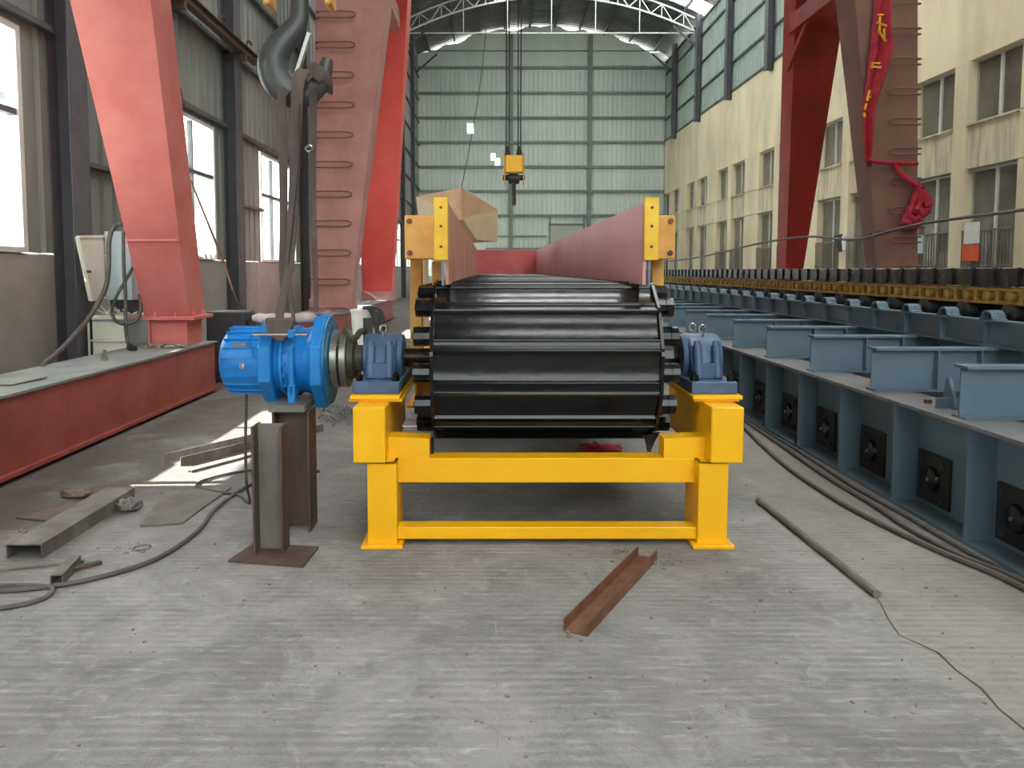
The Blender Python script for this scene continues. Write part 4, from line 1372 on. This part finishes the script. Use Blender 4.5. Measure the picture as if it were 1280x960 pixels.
# black festoon cable running the length of the hall
cpath = spline([(8.0, 4.0, 2.9), (8.0, 9.0, 2.62), (8.0, 11.6, 2.508), (8.0, 14.4, 2.46), (8.0, 16.9, 2.28), (8.05, 19.5, 2.45), (8.0, 22.8, 2.403), (8.0, 27, 2.2), (8.0, 32.4, 2.036), (8.1, 44, 2.0), (8.1, 56.4, 2.2)], 6)
tag(MB().sweep(cpath, 0.028, 6).build('festoon_cable', cable_black), 'black cable strung along the hall in front of the cream office wall', 'cable')
dc = thing('drop_cable', 'short black cable loop hanging at the foot of the brown ladder leg', 'cable', (8.4, 17.3, 2))
MB().sweep(spline([(8.05, 17.1, 2.27), (8.5, 17.2, 2.45), (8.95, 17.3, 2.5), (9.7, 17.25, 2.55)], 5), 0.02, 6).build('cable', cable_black, dc)
MB().sweep(spline([(8.5, 17.2, 2.45), (8.62, 17.25, 2.0), (8.72, 17.25, 1.5), (8.8, 17.25, 1.35)], 5), 0.02, 6).build('cable', cable_black, dc)
# notice and poster behind the window bars
tag(MB().box(12.62, 12.66, 19.95, 20.62, 1.85, 2.27).build('notice_board', notice_red), 'orange red notice board hung behind the window bars on the right', 'sign')
tag(MB().box(12.62, 12.66, 19.95, 20.55, 2.3, 2.86).build('notice_sheet', notice_white), 'white notice sheet above the orange board at the barred window', 'sign')
tag(MB().box(12.62, 12.66, 22.5, 22.9, 2.1, 2.62).build('notice_sheet', cab_blue), 'pale blue notice sheet behind bars beside the brown ladder leg', 'sign')
gmt = thing('garment', 'black and white garment hanging at a window between the red legs', 'clothing', (12.5, 27.6, 2.6))
MB().box(12.58, 12.64, 27.3, 27.62, 2.3, 2.85).build('white_part', notice_white, gmt, bevel=0.02)
MB().prism([(27.6, 2.9), (28.2, 2.85), (28.0, 2.55), (27.75, 2.25), (27.5, 2.3), (27.6, 2.6)], 'x', 12.56, 12.62).build('dark_part', black_matt, gmt)

# =================================================================== OPEN HOPPER BEHIND THE TROUGH
hp = thing('feed_hopper', 'tan plate hopper with open top standing behind the red trough on the left', 'hopper', (-0.4, 11, 2))
P1, PC, P3, P4 = (-1.045, 11, 2.642), (-0.433, 12, 2.884), (0.114, 11, 2.473), (-0.352, 10, 2.26)
B1, BC, B3 = (-0.98, 11, 2.01), (-0.42, 11.8, 2.01), (0.11, 11, 2.01)
_n = (Vector(P4) - Vector(P3)).cross(Vector(B3) - Vector(P3))
B4 = (-0.18, 11 - (_n.x * (-0.18 - B3[0])) / _n.y, 2.01)
MB().slab([P4, P1, B1, B4], 0.012).build('panel', tan_plate, hp)
MB().slab([P1, PC, BC, B1], 0.012).build('panel', pink_plate, hp)
MB().slab([PC, P3, B3, BC], 0.012).build('panel', pink_plate, hp)
MB().slab([P3, P4, B4, B3], 0.012).build('panel', tan_plate, hp)
lgm = [((-0.97, 10.98), 'leg'), ((-0.97, 11.7), 'leg')]
for (x, y), n in lgm:
    MB().box(x - 0.04, x + 0.04, y - 0.04, y + 0.04, 0, 2.01).build('leg', tan_plate, hp)
MB().box(-1.01, -0.40, 11.66, 11.74, 1.97, 2.01).build('support_rail', tan_plate, hp)

# =================================================================== LEFT SIDE CLUTTER
cab = thing('control_cabinet', 'pale blue control cabinet with its lit door swung open, behind the leaning red leg', 'cabinet', (-4.7, 9.6, 1.2))
MB().box(-4.74, -4.42, 9.5, 9.85, 1.235, 2.08).build('cabinet_body', cab_blue, cab, bevel=0.006)
d = MB().add([(-4.82, 9.03, 1.99), (-4.75, 9.5, 2.02), (-4.75, 9.5, 1.26), (-4.74, 9.13, 1.24), (-4.85, 9.03, 1.99), (-4.78, 9.5, 2.02), (-4.78, 9.5, 1.26), (-4.77, 9.13, 1.24)],
             [(0, 1, 2, 3), (7, 6, 5, 4), (0, 4, 5, 1), (1, 5, 6, 2), (2, 6, 7, 3), (3, 7, 4, 0)]).build('door', cab_white, cab)
MB().bar((-4.82, 9.03, 1.99), (-4.74, 9.13, 1.24), 0.03, 0.03).bar((-4.82, 9.03, 1.99), (-4.745, 9.5, 2.02), 0.03, 0.03).bar((-4.74, 9.13, 1.25), (-4.745, 9.5, 1.27), 0.03, 0.03).build('door_rim', cab_white, d)
MB().box(-4.79, -4.76, 9.08, 9.2, 1.57, 1.6).build('latch', rust, d)
MB().box(-4.72, -4.45, 9.55, 9.8, 1.06, 1.235).build('plinth', dark_box, cab)
ben = thing('base_cabinet', 'low cream and pale blue cabinet with thick top under the control cabinet', 'cabinet', (-4.7, 9.5, 0))
MB().box(-4.88, -4.44, 9.40, 9.95, 0.0, 1.0).build('body', cab_blue, ben, bevel=0.004)
MB().box(-4.92, -4.42, 9.34, 10.0, 1.0, 1.05).build('top', cab_white, ben, bevel=0.006)
MB().box(-4.86, -4.46, 9.385, 9.40, 0.76, 0.97).build('drawer', cab_white, ben)
MB().box(-4.86, -4.46, 9.385, 9.40, 0.45, 0.73).build('drawer', cab_white, ben)
MB().bar((-4.9, 9.36, 0.745), (-4.42, 9.36, 0.745), 0.02, 0.02).bar((-4.9, 9.36, 0.0), (-4.9, 9.36, 1.0), 0.02, 0.02).build('rail', cab_white, ben)
wr = MB()
rng4 = random.Random(9)
for _ in range(22):
    x, y = -4.62 + 0.34 * rng4.random() - 0.12, 9.42 + 0.1 * rng4.random()
    wr.bar((x, y, 1.055), (x + rng4.uniform(-.12, .12), y + rng4.uniform(-.04, .04), 1.07 + 0.09 * rng4.random()), 0.012, 0.012)
o = wr.build('wire_offcuts', frame_white)
tag(o, 'tangle of white wire offcuts on the low cabinet top', 'wire')
o['kind'] = 'stuff'
# dark machine casing behind the leg, tins on the sill
mt = thing('machine_casing', 'dark grey machine casing standing behind the leaning red leg', 'machine', (-3.75, 11, 0))
MB().box(-4.0, -3.45, 10.8, 11.3, 0.1, 1.02).build('casing', dark_box, mt, bevel=0.03, seg=2)
MB().box(-3.45, -3.34, 10.9, 11.2, 0.2, 0.9).build('cooling_cover', dark_box, mt, bevel=0.02)
MB().box(-3.95, -3.9, 10.85, 11.25, 0, 0.1).box(-3.55, -3.5, 10.85, 11.25, 0, 0.1).build('foot', dark_box, mt)
for k, (px, lab) in enumerate(((255.5, 'leftmost of three small white tins on the window sill ledge'), (261.5, 'middle one of three small white tins on the window sill ledge'), (267.5, 'rightmost of three small white tins on the window sill ledge'))):
    yy = 5.16 * 960 / (612 - px)
    t = tag(MB().cyl((-5.13, yy, 1.802), (-5.13, yy, 1.9), 0.04, 12).build('tin', white_plastic, smooth=True), lab, 'tin', 'tins on the window sill')
# cables around the leg foot
lc = thing('power_cable', 'thick grey cable looping from the red leg down across the carriage beam', 'cable', (-4.4, 9.3, 0.67))
Q = lambda px, py, y: ((px - 612) * y / 960, y, 1.6 + (338 - py) * y / 960)
MB().sweep(spline([Q(156, 281, 9.2), Q(146, 284, 9.25), Q(139, 300, 9.2), Q(137, 335, 9.15), Q(133, 358, 9.1), Q(125, 374, 9.0), Q(112, 395, 8.8), Q(95, 415, 8.5), Q(75, 436, 8.1), Q(56, 452, 7.7), (-4.33, 7.4, 0.69)], 5), 0.028, 8).build('cable', cable_black, lc, smooth=True)
MB().sweep(spline([Q(157, 290, 9.3), Q(156, 330, 9.25), Q(157, 370, 9.25), Q(156, 400, 9.2), Q(157, 424, 9.2), (-4.28, 9.1, 0.70)], 5), 0.022, 8).build('cable', cable_black, lc, smooth=True)
MB().sweep(spline([Q(168, 334, 9.35), Q(158, 350, 9.3), Q(146, 370, 9.2), Q(139, 390, 9.2), Q(145, 402, 9.2), Q(157, 405, 9.2), Q(170, 400, 9.25), Q(176, 385, 9.35), Q(174, 368, 9.4)], 5), 0.02, 8).build('cable', cable_black, lc, smooth=True)
MB().sweep(spline([(-4.28, 9.1, 0.70), (-4.2, 8.95, 0.70), (-4.12, 8.85, 0.69)], 3), 0.04, 8).build('plug', black_matt, lc)
deb = MB()
rng5 = random.Random(4)
for _ in range(70):
    x, y = -3.9 + rng5.gauss(0, 0.13), 9.28 + rng5.gauss(0, 0.09)
    if not (-4.3 < x < -3.66 and y < 9.42):
        continue
    s = rng5.uniform(0.012, 0.04)
    deb.box(-s, s, -s * 0.6, s * 0.6, 0, s * 0.9, Matrix.Translation((x, y, 0.67)) @ Matrix.Rotation(rng5.random() * 3, 4, 'Z') @ Matrix.Rotation(rng5.uniform(-.4, .4), 4, 'X'))
o = deb.build('scrap_rubble', debris_mat)
tag(o, 'heap of brown scrap rubble on the beam at the foot of the leg', 'rubble')
o['kind'] = 'stuff'
tag(MB().cyl((-3.98, 7.9, 0.67), (-3.98, 7.9, 0.72), 0.035, 6).cyl((-3.98, 7.9, 0.72), (-3.98, 7.9, 0.78), 0.018, 8).build('loose_bolt', grey_plate), 'single steel bolt standing on the dusty carriage beam top', 'bolt')
tag(MB().slab([(-4.2, 6.1, 0.683), (-3.85, 6.15, 0.683), (-3.8, 6.55, 0.69), (-4.1, 6.6, 0.683)], 0.01).build('plate_scrap', grey_plate), 'thin steel scrap plate lying on the left end of the carriage beam', 'scrap')

# white bucket and its load, far left
bk = thing('bucket', 'white bucket with dark stripe standing behind the blue motor', 'bucket', (-2.3, 14, 0))
MB().lathe_x([(0, 0.19), (0.85, 0.24), (0.86, 0.262), (0.9, 0.262), (0.9, 0.235), (0.86, 0.22), (0.1, 0.17)], 0, 0, 28)
bm2 = MB()
for (z0, r0_, z1, r1_) in ((0.0, 0.22, 0.84, 0.255), (0.84, 0.275, 0.89, 0.28)):
    bm2.cyl((-2.27, 14, z0), (-2.27, 14, z1), r0_, 28, r1_)
bm2.build('bucket_body', white_plastic, bk, smooth=True)
MB().box(-2.27, -2.1, 13.735, 13.78, 0.05, 0.75).build('stripe', dark_box, bk, label='dark stripe')
rg = MB()
for k in range(9):
    rg.sweep(spline([(-2.2 + rng5.uniform(-.1, .12), 13.8 + rng5.uniform(-.1, .2), 0.93), (-2.05 + rng5.uniform(-.1, .1), 13.72, 0.9), (-1.98 + rng5.uniform(-.1, .08), 13.7, 0.6), (-1.95 + rng5.uniform(-.08, .06), 13.7, 0.3 + rng5.uniform(-.2, .2))], 4), 0.035, 6)
o = tag(rg.build('draped_rags', dark_box, smooth=True), 'dark rags hanging over the side of the white bucket', 'rag')

# =================================================================== THINGS LYING ON THE FLOOR
def channel(name, label, a, b, w, h, m, up=True, t=0.007, y_off=0):
    """C section lying from a to b on the floor; up = open side up, else open side down."""
    a, b = Vector((*a, 0)), Vector((*b, 0))
    L_ = (b - a).length
    ang = math.atan2(b.y - a.y, b.x - a.x)
    th = thing(name, label, 'steel section', tuple(a), ang)
    if up:
        MB().box(0, L_, -w / 2, w / 2, 0, t).build('web', m, th, local=True)
        for s in (-1, 1):
            MB().box(0, L_, s * w / 2 - t / 2 - s * t / 2, s * w / 2 + t / 2 - s * t / 2, t, h).build('flange', m, th, local=True)
    else:
        MB().box(0, L_, -w / 2, w / 2, h - t, h).build('web', m, th, local=True)
        for s in (-1, 1):
            MB().box(0, L_, s * w / 2 - t / 2 - s * t / 2, s * w / 2 + t / 2 - s * t / 2, 0, h - t).build('flange', m, th, local=True)
    return th


channel('channel_offcut', 'short rusty channel lying open side up in front of the yellow frame', (0.378, 3.285), (0.878, 4.18), 0.115, 0.058, rust)
channel('channel_beam', 'long grey channel lying open side down on the left floor', (-2.585, 4.165), (-2.585, 5.28), 0.2, 0.085, mill_steel, up=False)
channel('channel_scrap', 'pale steel channel lying in the sunlight left of the posts', (-2.62, 6.25), (-1.75, 7.62), 0.22, 0.075, mill_steel, up=True)
channel('flat_bar_scrap', 'thin flat bar lying just in front of the sunlit channel', (-2.38, 6.0), (-1.72, 7.1), 0.05, 0.02, mill_steel, up=False, t=0.006)
tag(MB().add([(-2.184, 4.697, 0), (-1.94, 4.742, 0), (-1.90, 5.55, 0), (-2.34, 5.45, 0), (-2.184, 4.697, 0.012), (-1.94, 4.742, 0.012), (-1.90, 5.55, 0.012), (-2.34, 5.45, 0.012)],
             [(0, 3, 2, 1), (4, 5, 6, 7), (0, 1, 5, 4), (1, 2, 6, 5), (2, 3, 7, 6), (3, 0, 4, 7)]).build('steel_plate', grey_plate), 'thin grey steel plate lying flat between the channel and the cable', 'plate')
tag(MB().add([(-3.06, 4.86, 0), (-2.78, 4.78, 0), (-2.42, 5.22, 0), (-2.7, 5.4, 0), (-3.06, 4.86, 0.01), (-2.78, 4.78, 0.01), (-2.42, 5.22, 0.01), (-2.7, 5.4, 0.01)],
             [(0, 3, 2, 1), (4, 5, 6, 7), (0, 1, 5, 4), (1, 2, 6, 5), (2, 3, 7, 6), (3, 0, 4, 7)]).build('steel_plate', dark_rust), 'dark brown steel sheet lying by the red beam behind the long channel', 'plate')
ft = thing('square_tube_offcut', 'small square tube offcut lying by the coiled cable at left', 'steel tube', (-2.2, 3.8, 0), 1.75)
for (a, b, c, d_) in ((-0.03, 0.03, 0, 0.005), (-0.03, 0.03, 0.053, 0.058), (-0.03, -0.025, 0.005, 0.053), (0.025, 0.03, 0.005, 0.053)):
    MB().box(0, 0.27, a, b, c, d_).build('tube_wall', mill_steel, ft, local=True)
tag(MB().bar((-2.85, 3.90, 0.008), (-2.23, 4.12, 0.008), 0.035, 0.014).build('flat_bar', mill_steel), 'long thin flat bar pointing at the small square tube on the left floor', 'steel bar')
tag(MB().bar((-2.23, 3.97, 0.012), (-2.12, 4.09, 0.012), 0.03, 0.02).build('short_bar', dark_rust), 'short dark bar end beside the small square tube', 'steel bar')
tag(MB().cyl((1.855, 5.2, 0.02), (1.895, 3.655, 0.02), 0.02, 14).build('steel_rod', mill_steel, smooth=True), 'round steel rod lying on the floor right of the yellow frame', 'steel rod')
ring = [(-2.005 + 0.045 * math.cos(a), 4.33 + 0.045 * math.sin(a), 0.004) for a in [2 * PI * k / 18 for k in range(18)]]
tag(MB().sweep(ring, 0.006, 6, closed=True).build('wire_ring', wool_mat), 'small pale wire ring lying on the floor by the long channel', 'ring')
# cables
fc = tag(MB().sweep(spline([(-2.9, 3.50, 0.012), (-2.55, 3.50, 0.012), (-2.30, 3.52, 0.012), (-2.17, 3.62, 0.012), (-2.19, 3.74, 0.012), (-2.35, 3.78, 0.012), (-2.6, 3.76, 0.012), (-2.9, 3.74, 0.012)], 6), 0.013, 8).build('coiled_cable', cable_black, smooth=True), 'end loop of grey cable at the left edge of the floor', 'cable')
fc2 = tag(MB().sweep(spline([(-2.95, 3.67, 0.013), (-2.6, 3.70, 0.013), (-2.3, 3.735, 0.013), (-2.05, 3.86, 0.013), (-1.84, 4.13, 0.013), (-1.78, 4.6, 0.013), (-1.83, 5.0, 0.013), (-1.80, 5.5, 0.013), (-1.70, 5.75, 0.013), (-1.55, 5.9, 0.013), (-1.35, 6.0, 0.013)], 7), 0.014, 8).build('floor_cable', cable_black, smooth=True), 'long grey cable snaking from the left edge toward the steel posts', 'cable')
fc3 = tag(MB().sweep(spline([(-1.58, 4.95, 0.8), (-1.60, 4.97, 0.5), (-1.61, 5.0, 0.2), (-1.64, 5.15, 0.02), (-1.78, 5.35, 0.012), (-2.0, 5.45, 0.012), (-2.18, 5.62, 0.012), (-2.1, 5.85, 0.012), (-1.85, 6.1, 0.012), (-1.6, 6.35, 0.012)], 7), 0.010, 8).build('motor_cable', cable_black, smooth=True), 'thin dark cable hanging from the blue motor and looping on the floor', 'cable')
rc = [([(2.62, 9.5, 0.016), (2.60, 8.05, 0.016), (2.47, 6.84, 0.016), (2.40, 6.0, 0.016), (2.40, 5.17, 0.016), (2.47, 4.61, 0.016), (2.56, 4.19, 0.016), (2.66, 3.83, 0.016), (2.7, 3.2, 0.016)], 'outermost grey cable bowing away from the slate blue girder foot', 0.018),
      ([(2.72, 9.5, 0.016), (2.70, 8.3, 0.016), (2.66, 7.1, 0.016), (2.60, 5.9, 0.016), (2.60, 5.1, 0.016), (2.58, 4.65, 0.016), (2.62, 4.2, 0.016), (2.72, 3.83, 0.016), (2.74, 3.2, 0.016)], 'middle grey cable running along the slate blue girder foot', 0.016),
      ([(2.745, 9.5, 0.014), (2.745, 8.0, 0.014), (2.715, 6.5, 0.014), (2.675, 5.6, 0.014), (2.70, 4.9, 0.014), (2.70, 4.3, 0.014), (2.755, 3.7, 0.014), (2.755, 3.2, 0.014)], 'innermost dark cable tucked against the slate blue girder foot', 0.012)]
for pts, lab, r in rc:
    tag(MB().sweep(spline(pts, 7), r, 8).build('floor_cable', cable_black, smooth=True), lab, 'cable', 'cables along the girder foot')
# rags, wool, crumbs


def lump(name, label, cat, loc, r, m, seed, squash=0.45, n=40):
    rr = random.Random(seed)
    import bmesh
    bm = bmesh.new()
    bmesh.ops.create_icosphere(bm, subdivisions=3, radius=1.0)
    for v_ in bm.verts:
        d_ = v_.co.normalized()
        k_ = 1 + 0.3 * math.sin(d_.x * 9 + seed) * math.cos(d_.y * 8) + rr.uniform(-0.22, 0.22)
        v_.co = Vector((d_.x * r[0] * k_, d_.y * r[1] * k_, max(-0.0, (d_.z * 0.5 + 0.5)) * r[2] * k_))
    me = bpy.data.meshes.new(name)
    bm.to_mesh(me)
    bm.free()
    me.materials.append(m)
    me.polygons.foreach_set('use_smooth', [True] * len(me.polygons))
    o_ = bpy.data.objects.new(name, me)
    COL.objects.link(o_)
    o_.location = loc
    return tag(o_, label, cat)


lump('rag', 'crumpled brown rag lying in the dirt beside the red beam', 'rag', (-2.92, 5.33, 0), (0.10, 0.05, 0.05), rag_mat, 3)
lump('steel_wool', 'clump of grey steel wool at the far end of the long channel', 'wool', (-2.40, 5.02, 0), (0.075, 0.06, 0.075), wool_mat, 5)
lump('red_cloth', 'small red cloth lying on the floor beneath the apron', 'cloth', (0.97, 6.75, 0), (0.20, 0.14, 0.05), banner_red, 8)
wh = MB()
rng7 = random.Random(12)
for _ in range(26):
    cx_, cy_ = -1.55 + rng7.gauss(0, 0.22), 8.3 + rng7.gauss(0, 0.22)
    a0, r_ = rng7.random() * 6.28, rng7.uniform(0.06, 0.2)
    wh.sweep([(cx_ + r_ * math.cos(a0 + t * 0.6), cy_ + r_ * 0.8 * math.sin(a0 + t * 0.6), 0.01 + 0.1 * abs(math.sin(t * 0.9 + a0))) for t in range(9)], 0.008, 5)
o = tag(wh.build('wire_heap', wool_mat), 'tangled heap of grey wire on the floor beyond the steel coupling', 'wire')
o['kind'] = 'stuff'
cr = MB()
rng6 = random.Random(21)
for _ in range(230):
    x = rng6.uniform(-2.4, 2.4)
    y = 2.3 + 3.4 * rng6.random() ** 1.3
    if -0.75 < x < 1.4 and 4.25 < y < 4.75:
        continue
    s = rng6.uniform(0.002, 0.007) * (1.6 if rng6.random() < 0.06 else 1)
    cr.box(-s, s, -s * 0.7, s * 0.7, 0, s * 0.9, Matrix.Translation((x, y, 0)) @ Matrix.Rotation(rng6.random() * 3, 4, 'Z'))
for (cx_, cy_, n_) in ((0.80, 4.23, 25), (1.0, 4.1, 10), (-2.1, 4.3, 14), (0.36, 3.22, 8), (-2.8, 4.6, 20)):
    for _ in range(n_):
        s = rng6.uniform(0.004, 0.011)
        cr.box(-s, s, -s * 0.7, s * 0.7, 0, s * 0.8, Matrix.Translation((cx_ + rng6.gauss(0, .06), cy_ + rng6.gauss(0, .05), 0)) @ Matrix.Rotation(rng6.random() * 3, 4, 'Z'))
o = cr.build('floor_crumbs', debris_mat)
tag(o, 'pale concrete crumbs scattered over the scored floor', 'debris')
o['kind'] = 'stuff'
# loose hanging cord from the crane rail
tag(MB().sweep([(-4.6, 10.5, 7.5), (-4.52, 11.0, 4.9), (-4.45, 11.4, 4.0)], 0.009, 6).build('hanging_cord', rope_dark), 'thin dark cord hanging in front of the left wall windows', 'cord')
tag(MB().sweep([(-4.85, 12.6, 3.05), (-4.4, 12.9, 1.6), (-4.05, 13.2, 0.0)], 0.02, 6).build('leaning_bar', rust), 'thin rusty bar leaning against the left wall between two windows', 'bar')
tag(MB().sweep(spline([(0.0, 20, 8.8), (-0.2, 18, 6.0), (-0.5, 15, 3.4), (-0.75, 13, 1.9)], 5), 0.008, 6).build('slack_cord', rope_dark), 'thin slack cord hanging down behind the tan hopper', 'cord')
